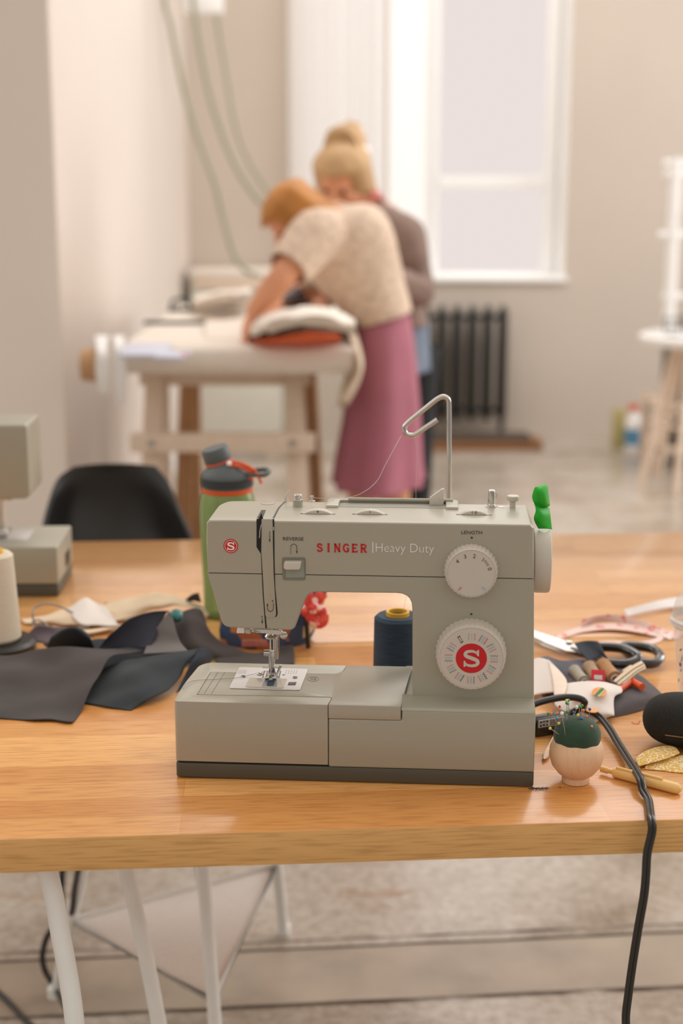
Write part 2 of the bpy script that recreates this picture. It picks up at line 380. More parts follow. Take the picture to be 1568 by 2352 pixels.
# sash frame
zr1 = aty(1130, 405, WY+.24).z; zr0 = aty(1130, 433, WY+.24).z; zb = aty(1130, 626, WY+.24).z
wi = bpy.data.objects.new('window_1', None); COL.objects.link(wi); struct(wi, 'tall white sash window'); wi.location = ((ix0+ix1)/2, WY+.24, ZS)
Wc = V(wi.location)
def wbox(name, x0, x1, z0, z1, y0=-.02, y1=.03, m=M['white']):
    return B().box(x0-Wc.x, x1-Wc.x, y0, y1, z0-Wc.z, z1-Wc.z).bevel(.004).obj(name, m, wi)
gx1 = aty(1248, 430, WY+.24).x
wbox('window_stile', ix0-.03, ix0, ZS, ZT); wbox('window_stile', gx1, ix1+.02, ZS, ZT)
wbox('meeting_rail', ix0, gx1, zr0, zr1, -.035, .03); wbox('bottom_rail', ix0, gx1, ZS, zb)
wbox('window_head', ix0, gx1, ZT-.05, ZT)
GL = glass_mat('window_glass')
for a, c in ((zb, zr0), (zr1, ZT-.05)):
    B().box(ix0-Wc.x, gx1-Wc.x, .0, .004, a-Wc.z, c-Wc.z).obj('window_pane', GL, wi)
# left side wall and the nearer wall corner
WX = -.86; CY = 4.4
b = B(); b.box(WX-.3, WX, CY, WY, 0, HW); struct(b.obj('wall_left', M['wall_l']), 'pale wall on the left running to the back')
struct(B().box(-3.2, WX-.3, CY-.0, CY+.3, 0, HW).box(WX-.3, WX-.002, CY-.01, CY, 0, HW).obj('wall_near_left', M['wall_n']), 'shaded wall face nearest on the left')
struct(B().box(WX, WX+.012, CY+.02, WY, 0, .1).obj('baseboard_left', M['white']))
struct(B().box(WX+.012, 6, WY-.012, WY, 0, .035).obj('baseboard_back', M['wall']))
# sheer curtain added for the bright glow, backlit through an unseen opening
b = B(); cx0, cx1 = aty(662, 300, 8.05).x, aty(884, 300, 8.05).x; N = 60; pts = []
zc0 = aty(750, 650, 8.05).z
for i in range(N+1):
    x = cx0+(cx1-cx0)*i/N; pts.append((x, 8.07+.012*sin(i*.9)+.005*sin(i*2.3)))
b.poly([(x, y, zc0) for x, y in pts]+[(x, y, 4.2) for x, y in pts], [(i, i+1, N+2+i, N+1+i) for i in range(N)])
cmt = bpy.data.materials.new('glow_curtain'); cmt.use_nodes = True; ct = cmt.node_tree; ct.nodes.clear()
co_, cd, cl, cm = [ct.nodes.new(n) for n in ('ShaderNodeOutputMaterial', 'ShaderNodeBsdfDiffuse', 'ShaderNodeBsdfTranslucent', 'ShaderNodeMixShader')]
cd.inputs[0].default_value = cl.inputs[0].default_value = (.93, .92, .91, 1); cm.inputs[0].default_value = .55
ct.links.new(cd.outputs[0], cm.inputs[1]); ct.links.new(cl.outputs[0], cm.inputs[2]); ct.links.new(cm.outputs[0], co_.inputs[0])
o = b.obj('curtain', cmt); tag(o, 'added sheer white curtain glowing left of the tall window', 'curtain')
# ================================================================== TABLES
e0, e1 = tab(0, 1928), tab(1568, 1882); tyaw = math.atan2((e1-e0).y, (e1-e0).x)
tc_ = tab(784, 1905)
DEP = .615
tdir = V((cos(tyaw), sin(tyaw), 0)); tn = V((-sin(tyaw), cos(tyaw), 0))
def worktop(name, label, y0, y1, m, L0=-1.05, L1=.95, th=.037):
    t = thing(name, label, 'table', tc_+tn*y0-V((0, 0, 0)), tyaw)
    b = B().box(L0, L1, 0, y1-y0, -th, 0).bevel(.0015, 2); me = b.mesh('worktop_board'); me.materials.append(m); me.materials.append(M['oakedge'])
    for p in me.polygons:
        if abs(p.normal.z) < .5: p.material_index = 1
    link('board', me, m, t); return t
worktop('worktop', 'front oak butcher-block worktop carrying the grey sewing machine', 0, DEP, M['oak'])
worktop('worktop', 'rear oak butcher-block worktop pushed against the front one', DEP+.004, DEP*2+.03, M['oak2'], -1.02, 1.0)
UND = TZ-.037
MESH = mat('white_mesh_shelf', (228, 225, 220), .6, var=.1, scale=500)
def trestle(label, legs, shelf=None):
    c = sum([V(l[0]) for l in legs], V())/len(legs); c.z = 0
    t = thing('trestle', label, 'trestle', c)
    for lg in legs:
        B().tube([p-c for p in spline([V(q) for q in lg], 6)], .0103, 14).obj('leg', M['whitesteel'], t)
        f = V(lg[0])-c; B().lathe([(.0105, 0), (.013, .002), (.013, .02), (.0105, .022)], (f.x, f.y, 0), n=16).obj('foot_cap', M['whitesteel'], t)
    tops = [V(l[-1])-c for l in legs]
    B().tube(tops, .0103, 12, closed=True).obj('top_rail', M['whitesteel'], t)
    if shelf:
        P = [V(q)-c for q in shelf]; g = sum(P, V())/3
        B().prism([(q.x, q.y) for q in P], P[0].z-.002, P[0].z+.001, 'z').obj('shelf', MESH, t, 'perforated white mesh shelf')
        B().tube([q+V((0, 0, .002)) for q in P], .007, 8, closed=True).obj('shelf_rim', M['whitesteel'], t)
    return t
sz = .17
sh = [atz(163, 2116, sz), atz(490, 2302, sz), atz(636, 1992, sz)]
fD, fE = atz(127, 2292, 0), atz(651, 2146, 0)
def up(foot, mid, top): return [foot, mid, (mid+top)/2, top]
trestle('white steel trestle under the rear worktop, with a mesh shelf', [
    up(fD, sh[0]+V((0, 0, .0)), V((sh[0].x+.13, sh[0].y+.02, UND-.011))),
    up(V((sh[1].x+.012, sh[1].y-.05, 0)), sh[1], V((sh[1].x-.045, sh[1].y+.14, UND-.011))),
    up(fE, sh[2], V((sh[2].x-.05, sh[2].y-.06, UND-.011)))], sh)
A0 = aty(112, 2005, 1.365); A1 = aty(172, 2352, 1.355)
trestle('white steel trestle under the front worktop, its near leg bent', [
    [V((A1.x+.02, 1.34, 0)), V((A1.x+.006, 1.35, .3)), A1, A0+V((.008, 0, -.06)), A0+V((.003, 0, -.02)), V((A0.x-.006, 1.372, UND-.011))],
    [V((-.195, 1.66, 0)), aty(365, 2352, 1.70), aty(325, 2150, 1.73), aty(290, 1998, 1.76), V((-.34, 1.80, UND-.011))],
    [V((-.8, 1.62, 0)), V((-.74, 1.64, .3)), V((-.66, 1.66, UND-.011))]])
# ================================================================== SEWING MACHINE (local frame: x right, y back, z up from the worktop)
MW = .3915; MT = .0895; BZ = .0178; AY0, AY1 = .025, .14
def make_machine(detail=True):
    t = thing('sewing_machine', 'large grey-beige sewing machine with two dials in the centre of the front worktop', 'sewing machine', MA, MYAW)
    P = M['plastic']
    def bx(name, x0, x1, y0, y1, z0, z1, m, bv=.0008, par=t, label=None): return B().box(x0, x1, y0, y1, z0, z1).bevel(bv).obj(name, m, par, label)
    # dark foot plate
    out = rpoly([(0, 0), (MW, 0), (MW, .155), (.0125, .155)], [.006, .004, .008, .03])
    B().prism(out, .0015, BZ, 'z').bevel(.0012).obj('base_plate', M['darkplastic'], t, 'dark olive base plate')
    for x, y in ((.02, .015), (MW-.02, .015), (.04, .14), (MW-.02, .14)):
        B().cyl((x, y, 0), (x, y, .002), .006).obj('rubber_foot', M['black'], t)
    B().prism(rpoly([(.002, .002), (.2, .002), (.2, .14), (.014, .14)], .004), BZ, BZ+.0025, 'z').obj('shadow_gap', M['slit'], t)
    # base block on the right, free arm in the middle, storage tray wrapping it on the left
    xs = .1685; g = .0005
    ymid = 0
    B().prism([(xs+g, BZ), (MW, BZ), (MW, MT-.004), (.2482, MT-.004), (.2482, .0735), (xs+g, .0735)], 0, .15).bevel(.0022, 3, 50).obj('base_block', P, t)
    # sloped ledge at the foot of the column
    b = B(); b.prism([(-.0001, MT-.0045), (0.0005, MT-.0035), (.003, MT-.0012), (.022, MT+.0015), (.027, MT+.0045), (.027, MT-.006)], .2478, MW-.0005, 'x').obj('column_ledge', P, t)
    arm = [(.0225, .0235), (.168, .0255), (.1715, .0225), (.1690, -.0002), (.2472, -.0002), (.2562, .134), (.1805, .134), (.1775, .113), (.172, .1035), (.053, .1005), (.0255, .1005)]
    B().prism(rpoly(arm, [.002, .002, .002, .0005, .002, .001, .002, .004, .004, .004, .004]), .074, MT, 'z').bevel(.0014, 2, 50).obj('free_arm', M['plastic2'], t)
    tray = [(0, 0.0005), (.1682, 0.0005), (.1708, .0220), (.1675, .0248), (.0218, .0228), (.0246, .1012), (.053, .1012), (.1712, .1042), (.1768, .1135), (.1798, .134), (.017, .134), (.0075, .122), (.0015, .06)]
    B().prism(rpoly(tray, [.006, .0005, .002, .003, .002, .003, .003, .004, .004, .001, .02, .01, .02]), BZ+.0022, MT-.0004, 'z').bevel(.0022, 3, 50).obj('storage_tray', M['plastic2'], t)
    # slanted seam lines of the arm flap
    for a, c in (((.0295, .025), (.0335, .099)), ((.0375, .025), (.0415, .099))):
        b = B(); q = [ (a[0]-.0002, a[1]), (a[0]+.0002, a[1]), (c[0]+.0002, c[1]), (c[0]-.0002, c[1])]; b.prism(q, MT-.0002, MT+.00015, 'z').obj('flap_seam', M['darkplastic'], t)
    # needle plate
    c4 = [ML(u, v, MT) for u, v in ((525, 1582), (688, 1587), (708, 1538), (549, 1534))]
    b = B().prism(rpoly(c4, .004), MT, MT+.0011, 'z').bevel(.0004, 1, 50); npl = b.obj('needle_plate', M['plate'], t, 'steel needle plate')
    zp = MT+.0011
    def PL(u, v, h=0): q = ML(u, v, zp+h); return (q[0], q[1], zp+h)
    def flat(name, pts, m, par=npl, h=.0002, r=0, lab=None):
        q = [ML(u, v, zp) for u, v in pts]; return B().prism(rpoly(q, r) if r else q, zp-.0001, zp+h, 'z').obj(name, m, par, lab)
    if detail:
        flat('bobbin_cover', [(563, 1578), (651, 1581), (660, 1560), (573, 1558)], mat('clear_bobbin_cover', (206, 198, 188), .12, .2), h=.0007, r=.003)
        flat('bobbin_well', [(601, 1578), (636, 1579), (636, 1562), (607, 1561)], mat('bobbin_grey', (150, 152, 152), .3, .4), h=.0008)
        flat('bobbin', [(612, 1577), (628, 1577), (630, 1564), (616, 1564)], M['thread_navy'], h=.0010, r=.003)
        flat('release_button', [(660, 1574), (678, 1574), (681, 1567), (663, 1567)], M['ink'])
        flat('release_catch', [(664, 1573), (673, 1573), (675, 1568.5), (667, 1568.5)], M['red'] if 0 else M['darkplastic'], h=.0004)
        for u in (602, 609, 616, 624, 632, 639): flat('feed_dog_slot', [(u, 1556.5), (u+2.2, 1556.5), (u+6.5, 1541), (u+4.3, 1541)], M['slit'])
        flat('feed_dog_slot', [(614, 1549), (638, 1549), (638.5, 1547), (615, 1547)], M['slit'])
        for u in (591, 648): flat('plate_slot', [(u, 1551), (u+6, 1551), (u+6, 1549.6), (u, 1549.6)], M['slit'])
        for u, v in ((559, 1554.5), (678, 1556.5)):
            x, y, z = PL(u, v); B().lathe([(.0030, 0), (.0032, .0004), (.0026, .0009), (0, .0011)], (x, y, z), n=18).obj('plate_screw', M['chrome'], npl)
            B().box(x-.0026, x+.0026, y-.0004, y+.0004, z+.0009, z+.0013).obj('screw_slot', M['slit'], npl)
        for i in range(5):
            u = 655+i*6; flat('seam_guide', [(u, 1548), (u+.6, 1548), (u+3.6, 1538.5), (u+3, 1538.5)], M['ink'], h=.00012)
            u = 562-i*4; flat('seam_guide', [(u, 1548), (u+.6, 1548), (u+3.6, 1538.5), (u+3, 1538.5)], M['ink'], h=.00012)
        # round certification stamp
        x, y = ML(719, 1560, MT); b = B(); b.tube([(x+.0065*cos(a*pi/12), y+.0072*sin(a*pi/12), MT+.0001) for a in range(24)], .00018, 4, closed=True); b.obj('stamp', M['darkplastic'], t)
        text('stamp_mark', 'CE', .006, M['darkplastic'], t, Matrix.Translation((x, y, MT+.0001)), ex=.00006)
    # ---------------- upper housing: slices along y so that the left end curves back in plan
    def housing(name, outline, m, r=.0035):
        ys = [0, .0005, .0013, .0025, .03, .06, .067, .074, .081, .088, .094, .099, .103, .107, .110, .1125, .1142, .115]; ins = [.0018, .0009, .0003]+[0]*11+[.0003, .0008, .0018, .003]
        cx = sum(p[0] for p in outline)/len(outline); rs = []
        n = len(outline)
        # inward normals of the outline
        A = sum(outline[i][0]*outline[(i+1) % n][1]-outline[(i+1) % n][0]*outline[i][1] for i in range(n))
        sg = 1 if A > 0 else -1; nm = []
        for i in range(n):
            a, c = outline[i-1], outline[(i+1) % n]; d = V((c[0]-a[0], c[1]-a[1])); d = d.normalized() if d.length else d
            nm.append((-d.y*sg, d.x*sg))
        for yy, q in zip(ys, ins):
            f = yy/.115; ring = []
            for p, nn in zip(outline, nm):
                q_ = q*(.2 if abs(p[1]-sm) < .001 else 1); x = p[0]+nn[0]*q_; z = p[1]+nn[1]*q_
                wl_ = max(0, min(1, (.105-p[0])/.06)); x += wl_*(.038*(1-math.sqrt(max(0, 1-(max(0, yy-.066)/.0495)**2))))
                if z > .27: z -= max(0, f-.8)**2*.12
                ring.append(V((x, AY0+yy, z)))
            rs.append(ring)
        return B().rings(rs, tri=True).obj(name, m, t, ang=20)
    sm = F(477, 1316)[1]; sR = F(1226, 1322)[1]
    zt = .2868
    hl = F(472, 1200)[0]
    top = [(hl+.0012, sm+.0002), (.3868, sm+.0002), (.3858, .26), (.3848, zt-.0035), (.3815, zt), (.3, zt), (.2, zt), (.1, zt), (.06, zt), (hl+.0035, zt-.0005), (hl+.0008, zt-.004), (hl, .262)]
    zb = F(540, 1443)[1]
    low = rpoly([(.0362, sm-.0003), (.0515, zb+.0005), (.1295, zb-.0015), (.1455, .2078), (.2575, .2086), (.2592, MT), (MW-.0005, MT), (.3870, sm-.0003)],
                [0, .009, .006, .009, .017, .0, .0, 0])
    # refine long edges for smooth shading
    tc1 = housing('top_cover', top, M['plastic2']); ls = housing('lower_housing', low, P)
    B().box(.0395, .3845, AY0+.0012, AY1-.004, sm-.002, sm+.002).obj('cover_seam', M['slit'], t)
    Y = AY0-.0003
    def fp(pts): return [F(u, v, AY0) for u, v in pts]
    def deco(name, pts, m, par=t, y0=None, th=.0004, r=0, lab=None, bv=0):
        q = fp(pts); q = rpoly(q, r) if r else q; y0 = Y if y0 is None else y0
        b = B().prism(q, y0, y0+th+.0002)
        if bv: b.bevel(bv, 2)
        return b.obj(name, m, par, lab)
    # thread channels
    deco('thread_slot', [(594, 1191), (597, 1185), (600, 1178), (604, 1191), (600.5, 1196), (599.5, 1268), (604.5, 1340), (607.5, 1385), (612, 1436), (613, 1443), (609.5, 1443), (607, 1412), (603, 1360), (599, 1272), (589, 1256), (589, 1192)], M['slit'])
    deco('thread_slot', [(626, 1192), (629.6, 1192), (630.4, 1290), (632, 1350), (637.5, 1408), (636.5, 1413), (634, 1417), (632, 1417), (634, 1408), (628.5, 1320), (626.5, 1250)], M['slit'])
    deco('thread_channel_panel', [(600.5, 1192), (626, 1192), (626.6, 1250), (628.6, 1320), (634, 1410), (632.5, 1415), (625, 1419), (614, 1418.5), (609.5, 1414), (605.5, 1362), (601, 1270)], M['plastic2'], y0=AY0-.0007, th=.001, bv=.0003)
    if detail:
        b = B(); b.tube([(F(596, 1235)[0], AY0-.0009, F(596, 1235)[1]), (F(597, 1218)[0], AY0-.0009, F(597, 1218)[1]), (F(600, 1204)[0], AY0-.0006, F(600, 1204)[1])], .0006, 8).obj('take_up_lever', M['chrome'], t)
        x, z = F(628, 1214); B().ball((x, AY0-.0008, z), .0007, .0005, .002).obj('thread_guide_tip', M['chrome'], t)
    # channel continues over the top
    def tp(u, v, z=zt): x, y = ML(u, v, z); return (x, y)
    def topdeco(name, pts, m, h=.0003, z=zt, par=t, r=0, lab=None):
        q = [tp(u, v, z) for u, v in pts]; return B().prism(rpoly(q, r) if r else q, z-.0004, z+h, 'z').obj(name, m, par, lab)
    topdeco('thread_slot', [(626, 1190), (630, 1190), (641, 1168), (656, 1151), (654, 1151), (638, 1167)], M['slit'])
    topdeco('thread_slot', [(590, 1190), (603, 1190), (607, 1180), (610, 1172), (600, 1172), (594, 1183)], M['slit'], h=.00035)
    # ---------------- logo disc, lettering
    x, z = F(530, 1254)
    lg = B().lathe([(.0078, 0), (.0078, .0005), (0, .0006)], (x, AY0, z), (0, -1, 0), 40).obj('logo_badge', M['red'], t, 'red round badge with a white S')
    B().tube([(x+.0064*cos(a*pi/20), AY0-.0006, z+.0064*sin(a*pi/20)) for a in range(40)], .00024, 6, closed=True).obj('badge_ring', M['whitetext'], lg)
    def letterS(h, cx, cz, y, par, m):
        pth = [(.80, .70), (.74, .82), (.60, .90), (.44, .91), (.27, .86), (.20, .73), (.27, .62), (.45, .54), (.62, .47), (.78, .38), (.82, .24), (.72, .12), (.52, .08), (.34, .11), (.22, .2), (.17, .30)]
        wl_ = [.06, .1, .14, .15, .17, .19, .2, .21, .21, .2, .19, .17, .15, .14, .1, .06]
        cc = spline([(p[0], p[1], 0) for p in pth], 4); ws = [wl_[min(int(i/4), 15)]*(1-(i % 4)/4)+wl_[min(int(i/4)+1, 15)]*((i % 4)/4) for i in range(len(cc))]
        b = B(); stroke(b, [((p.x-.5)*h*1.12+cx, (p.y-.5)*h+cz) for p in cc], .1, y-.0004, .0004, [q*h for q in ws])
        for q in ([(.80, .99), (.87, .99), (.87, .64), (.80, .64), (.70, .84)], [(.13, .01), (.2, .02), (.30, .14), (.19, .36), (.13, .36)]):
            b.prism([((p[0]-.5)*h*1.12+cx, (p[1]-.5)*h+cz) for p in q], y-.0005, y)
        return b.obj('letter_s', m, par)
    letterS(.0088, x, z, AY0-.0006, lg, M['whitetext'])
    # brand lettering built as slab capitals
    x0, zc0 = F(724, 1257.5); x1, _ = F(845, 1257.5); hh = F(724, 1247)[1]-F(724, 1267)[1]; cw = (x1-x0)/6
    def cap(ch):
        W = .2
        if ch == 'S': return [([(.80, .72), (.7, .86), (.5, .91), (.3, .87), (.2, .75), (.28, .6), (.5, .52), (.72, .44), (.82, .28), (.72, .14), (.5, .09), (.3, .12), (.18, .26)], .2)], [(.76, .99, .6, .99)]
        if ch == 'I': return [([(.5, 0), (.5, 1)], .24)], [(.3, .7, 0, .08), (.3, .7, .92, 1)]
        if ch == 'N': return [([(.18, 0), (.18, 1)], .16), ([(.82, 0), (.82, 1)], .16), ([(.16, .96), (.84, .04)], .24)], [(.02, .34, 0, .07), (.02, .34, .93, 1), (.66, .98, .93, 1)]
        if ch == 'G': return [([(.84, .76), (.68, .88), (.5, .92), (.28, .84), (.16, .65), (.14, .5), (.17, .33), (.3, .15), (.5, .08), (.7, .12), (.82, .24)], .2), ([(.82, .08), (.82, .48)], .18)], [(.55, .92, .42, .52)]
        if ch == 'E': return [([(.22, 0), (.22, 1)], .22), ([(.2, .91), (.85, .91)], .18), ([(.2, .5), (.7, .5)], .16), ([(.2, .09), (.88, .09)], .18)], [(.06, .3, 0, .07), (.06, .3, .93, 1), (.8, .88, .02, .3), (.78, .86, .72, .98)]
        if ch == 'R': return [([(.2, 0), (.2, 1)], .22), ([(.2, .92), (.55, .92), (.75, .84), (.8, .72), (.72, .58), (.55, .5), (.2, .5)], .17), ([(.5, .5), (.82, .02)], .22)], [(.04, .38, 0, .07), (.7, 1.0, 0, .07), (.04, .3, .93, 1)]
    lb = B()
    for i, ch in enumerate('SINGER'):
        st, se = cap(ch); ox = x0+cw*(i+.5); wd = cw*(.78 if ch != 'I' else .5)
        for pth, wdt in st: 
            pp = spline([(p[0], p[1], 0) for p in pth], 3) if len(pth) > 2 else [V((*p, 0)) for p in pth]
            stroke(lb, [(ox+(p.x-.5)*wd, zc0+(p.y-.5)*hh) for p in pp], wdt*hh*.95, AY0-.0004, .0005)
        for a, c, d, e in se:
            if ch == 'S': continue
            lb.box(ox+(a-.5)*wd, ox+(c-.5)*wd, AY0-.0004, AY0+.0001, zc0+(d-.5)*hh, zc0+(e-.5)*hh)
    lb.obj('lettering_singer', M['redtext'], t, 'red capital lettering')
    deco('lettering_divider', [(855, 1245), (857, 1245), (857, 1270), (855, 1270)], M['whitetext'])
    x, z = F(928.5, 1259.5); text('lettering_heavy_duty', 'Heavy Duty', .0142, M['whitetext'], t, front(x, z, Y), sx=.93, off=-.00022)
    x, z = F(673, 1238); text('lettering_reverse', 'REVERSE', .0052, M['ink'], t, front(x, z, Y), sx=1.16)
    x, z = F(1083, 1223.5); text('lettering_length', 'LENGTH', .0052, M['ink'], t, front(x, z, Y), sx=1.14)
    for u, v in ((1083, 1235), (1082, 1410.5)):
        x, z = F(u, v); B().lathe([(.0012, 0), (.0012, .0003), (0, .0003)], (x, AY0, z), (0, -1, 0), 16).obj('index_dot', M['ink'], t)
    # small printed arrows and step numbers
    def printed(name, paths, heads):
        b = B()
        for p in paths: stroke(b, [F(u, v) for u, v in p], .0006, Y)
        for (u, v, s) in heads: b.prism([F(u-2.2, v), F(u+2.2, v), F(u, v+6*s)], Y, Y+.0004)
        return b.obj(name, M['ink'], t)
    ua = [(667.5+7*cos(R(a)), 1256-7*sin(R(a))) for a in range(180, -1, -20)]; ua = [(674.5-7+7*cos(R(a)), 1257-7.5*sin(R(a))) for a in range(180, -1, -20)]
    printed('printed_arrow', [[(p[0]+7, p[1]) for p in ua]+[(681.5, 1268)], [(667.5, 1259), (667.5, 1262)], [(667.5, 1264), (667.5, 1267)], [(667.5, 1269), (667.5, 1272)]], [(681.5, 1266, 1)])
    Y = AY0-.0011
    printed('printed_arrow', [[(619.5, 1227), (619.5, 1240)]], [(619.5, 1239, 1)])
    printed('printed_arrow', [[(628, 1385), (628, 1396)]+[(621+7*cos(R(a)), 1397+7*sin(R(a))) for a in range(0, 181, 20)]+[(614, 1390)]], [(614, 1391, -1)])
    for n_, u, v in (('3', 619.5, 1223), ('4', 626, 1380)):
        x, z = F(u, v); text('printed_number', n_, .0035, M['ink'], t, front(x, z, Y))
    Y = AY0-.0003
    printed('printed_arrow', [[(602, 1421), (602, 1428)]], [(602, 1427, 1)]); x, z = F(601.5, 1416.5); text('printed_number', '6', .003, M['ink'], t, front(x, z, Y))
    # ---------------- reverse lever over flat overlays painted in the shade of a recess
    rc = deco('reverse_recess', [(647, 1280), (702, 1280), (702, 1333), (649, 1333)], mat('recess_shade', (126, 126, 112), .4), r=.0028, lab='flat patch shaded as a recess around the reverse lever')
    deco('recess_floor', [(655, 1287), (697, 1287), (699, 1326), (657, 1326)], mat('recess_floor_shade', (148, 154, 142), .35), par=rc, y0=AY0-.0006, r=.0012)
    q = rpoly(fp([(654, 1287), (693, 1287), (691, 1301), (688, 1304), (657, 1304), (653, 1300)]), .0012)
    B().prism(q, AY0-.009, AY0).bevel(.0014, 3).obj('reverse_lever', M['cream'], t, 'cream reverse lever')
    # ---------------- dials
    def dial(name, u, v, r, depth, rid, n=36):
        x, z = F(u, v, AY0-depth)
        def wob(a, h): return 1+rid*(abs(((a*n/(2*pi)) % 1)-.5)*2)**1.5 if h < depth*.85 else 1
        return x, z, B().lathe([(r*1.02, 0), (r*1.02, .001), (r*1.0, depth*.3), (r*.97, depth*.84), (r*.955, depth*.86), (r*.955, depth-.0008), (r*.94, depth), (r*.915, depth), (r*.912, depth-.0004), (r*.90, depth-.0004), (0, depth-.0004)], (x, AY0, z), (0, -1, 0), n*4, wob=wob).obj(name, M['cream'], t, ang=25)
    x, z, d = dial('length_dial', 1082, 1317, .0276, .0145, .035)
    yf = AY0-.0145+.0001; B().lathe([(.0249, 0), (.0249, .0006), (0, .0006)], (x, yf+.0004, z), (0, -1, 0), 64).obj('dial_face', M['dialface'], d)
    yf -= .0004
    for s_, u, v, rot, m in (('4', 1050.5, 1290, 25, 'ink'), ('3', 1068, 1279, 12, 'ink'), ('2', 1089, 1278, -8, 'ink'), ('1', 1109, 1286, -28, 'ink'), ('0', 1124, 1307, -72, 'ink'), ('S', 1056, 1352, 135, 'inkr'), ('S', 1110, 1351, -135, 'inkb')):
        a, c = F(u, v, yf); text('dial_number', s_, .0062, M[m], d, front(a, c, yf, R(rot)))
    b = B()
    for (u1, v1), (u2, v2) in (((1112, 1289), (1120, 1300)), ((1115, 1287), (1122, 1298)), ((1112, 1289), (1115, 1287)), ((1120, 1300), (1122, 1298))):
        stroke(b, [F(u1, v1, yf), F(u2, v2, yf)], .0003, yf-.0001, .0002)
    b.obj('dial_mark', M['ink'], d)
    x, z, d = dial('stitch_dial', 1082, 1512, .0368, .021, .03, 40)
    yf = AY0-.021; B().lathe([(.0334, 0), (.0334, .0006), (0, .0006)], (x, yf+.0005, z), (0, -1, 0), 80).obj('dial_face', M['dialface'], d)
    yf -= .0001
    e = B().lathe([(.0165, 0), (.0165, .0003), (0, .0003)], (x, yf, z), (0, -1, 0), 64).obj('emblem', M['red'], d, 'red disc with a large S')
    letterS(.0195, x, z, yf-.0003, e, M['dialface'])
    if detail:
        bs = {'ink': B(), 'inkb': B(), 'inkr': B()}
        def rad(a, tt, rr):   # a from top clockwise; tt tangential offset, rr radius
            return (x+sin(a)*rr+cos(a)*tt, z+cos(a)*rr-sin(a)*tt)
        for i in range(12):
            a = R(i*30)
            if i == 11:
                for (t0, r0), (t1, r1), w_ in (((-.0011, .0205), (-.0011, .0275), .0004), ((.0011, .0205), (.0011, .0275), .0004), ((-.0016, .0205), (.0016, .0205), .0009), ((-.0016, .0275), (.0016, .0275), .0009)):
                    stroke(bs['ink'], [rad(a, t0, r0), rad(a, t1, r1)], w_, yf-.0003)
                continue
            for j, (k_, off) in enumerate((('ink', -.0032), ('inkb', 0), ('inkr', .0032))):
                if i == 0:
                    for q in range(5): stroke(bs[k_], [rad(a, off, .0205+q*.0016), rad(a, off, .0212+q*.0016)], .0004+.0003*j, yf-.0003)
                else:
                    amp = (.0007, .0009, .0006, .0008)[(i+j) % 4]; nz_ = (8, 10, 6, 9)[(i*2+j) % 4]
                    pth = [rad(a, off+amp*(1 if q % 2 else -1), .0203+.0078*q/nz_) for q in range(nz_+1)]
                    stroke(bs[k_], pth, (.0007 if (i in (5, 7) and j == 0) or (i == 1 and j) else .00035), yf-.0003)
        for k_, nme in (('ink', 'stitch_symbols_black'), ('inkb', 'stitch_symbols_blue'), ('inkr', 'stitch_symbols_red')): bs[k_].obj(nme, M[k_], d)
    # ---------------- handwheel
    zc = .2335; yc = .082
    B().lathe([(.030, -.004), (.0352, 0), (.0358, .004), (.0358, .014), (.0352, .0172), (.033, .0182), (.012, .0182), (0, .0178)], (.3895, yc, zc), (1, 0, 0), 72).obj('handwheel', M['cream'], t, 'cream handwheel')
    # ---------------- top fittings
    for u, v, s_ in ((730, 1179, '4'), (849.5, 1180, '1'), (1088, 1181, '1 0')):
        x, y = tp(u, v); r = .030; prt = .0050
        wob = lambda a, h: 1+.006*sin(a*44)
        wh = B().lathe([(r-.001, 0), (r, .0015), (r, .0065), (r-.001, .008)], (x, y-.004, zt-r+prt), (0, 1, 0), 176, wob=lambda a, h: 1+(.006*sin(a*44) if h > .005 else 0)).obj('tension_wheel', M['cream'], t, 'ribbed wheel with numbers')
        B().box(x-.0192, x+.0192, y-.0048, y-.0015, zt-.0003, zt+.0002).bevel(.0001).obj('wheel_slot', mat('slot_brown', (96, 82, 72), .6), t)
        text('wheel_number', s_, .0042, M['ink'], wh, front(x, zt+prt*.52, y-.0042), sx=1.2)
    # bobbin winding tension stud
    x, y = tp(684, 1163); b = B().lathe([(.0056, 0), (.0056, .0065), (.0045, .007)], (x, y, zt), n=28).obj('stud_base', M['plastic'], t)
    B().lathe([(.0058, .0068), (.0058, .0078), (.0040, .008), (.0040, .0088), (.0050, .0092), (.0050, .0132), (.0044, .0138), (0, .0138)], (x, y, zt), n=32).obj('winding_stud', M['chrome'], t)
    # take-up finger, small guide
    x, y = tp(657, 1153); B().tube([(x, y, zt-.001), (x-.0005, y, zt+.004), (x+.001, y, zt+.009), (x+.004, y, zt+.0135)], [.0016, .0019, .0014, .0006], 8).obj('thread_guide', M['cream'], t)
    x, y = tp(716, 1149); B().lathe([(.004, 0), (.004, .0006), (.0012, .001), (.0012, .004), (.0022, .0045), (.0022, .006), (0, .006)], (x, y, zt-.001), n=18).obj('thread_guide', M['chrome'], t)
    x, y = tp(615, 1156); B().lathe([(.0085, -.0004), (.0085, .0004), (.007, .0006), (0, .0006)], (x, y, zt), n=30).obj('screw_cover', M['plastic2'], t)
    # carrying handle lying in its recess
    z1 = zt-.0005; xa, ya = tp(750, 1160); xb, yb = tp(1052, 1160); y0_ = .098
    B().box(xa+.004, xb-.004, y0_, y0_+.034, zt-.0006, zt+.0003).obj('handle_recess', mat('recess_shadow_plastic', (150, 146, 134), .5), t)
    hm = M['plastic']; hp = [(xa, y0_+.03), (xa+.006, y0_+.034), (xb-.006, y0_+.034), (xb, y0_+.03), (xb, y0_), (xb-.014, y0_), (xb-.014, y0_+.024), (xa+.014, y0_+.024), (xa+.014, y0_), (xa, y0_)]
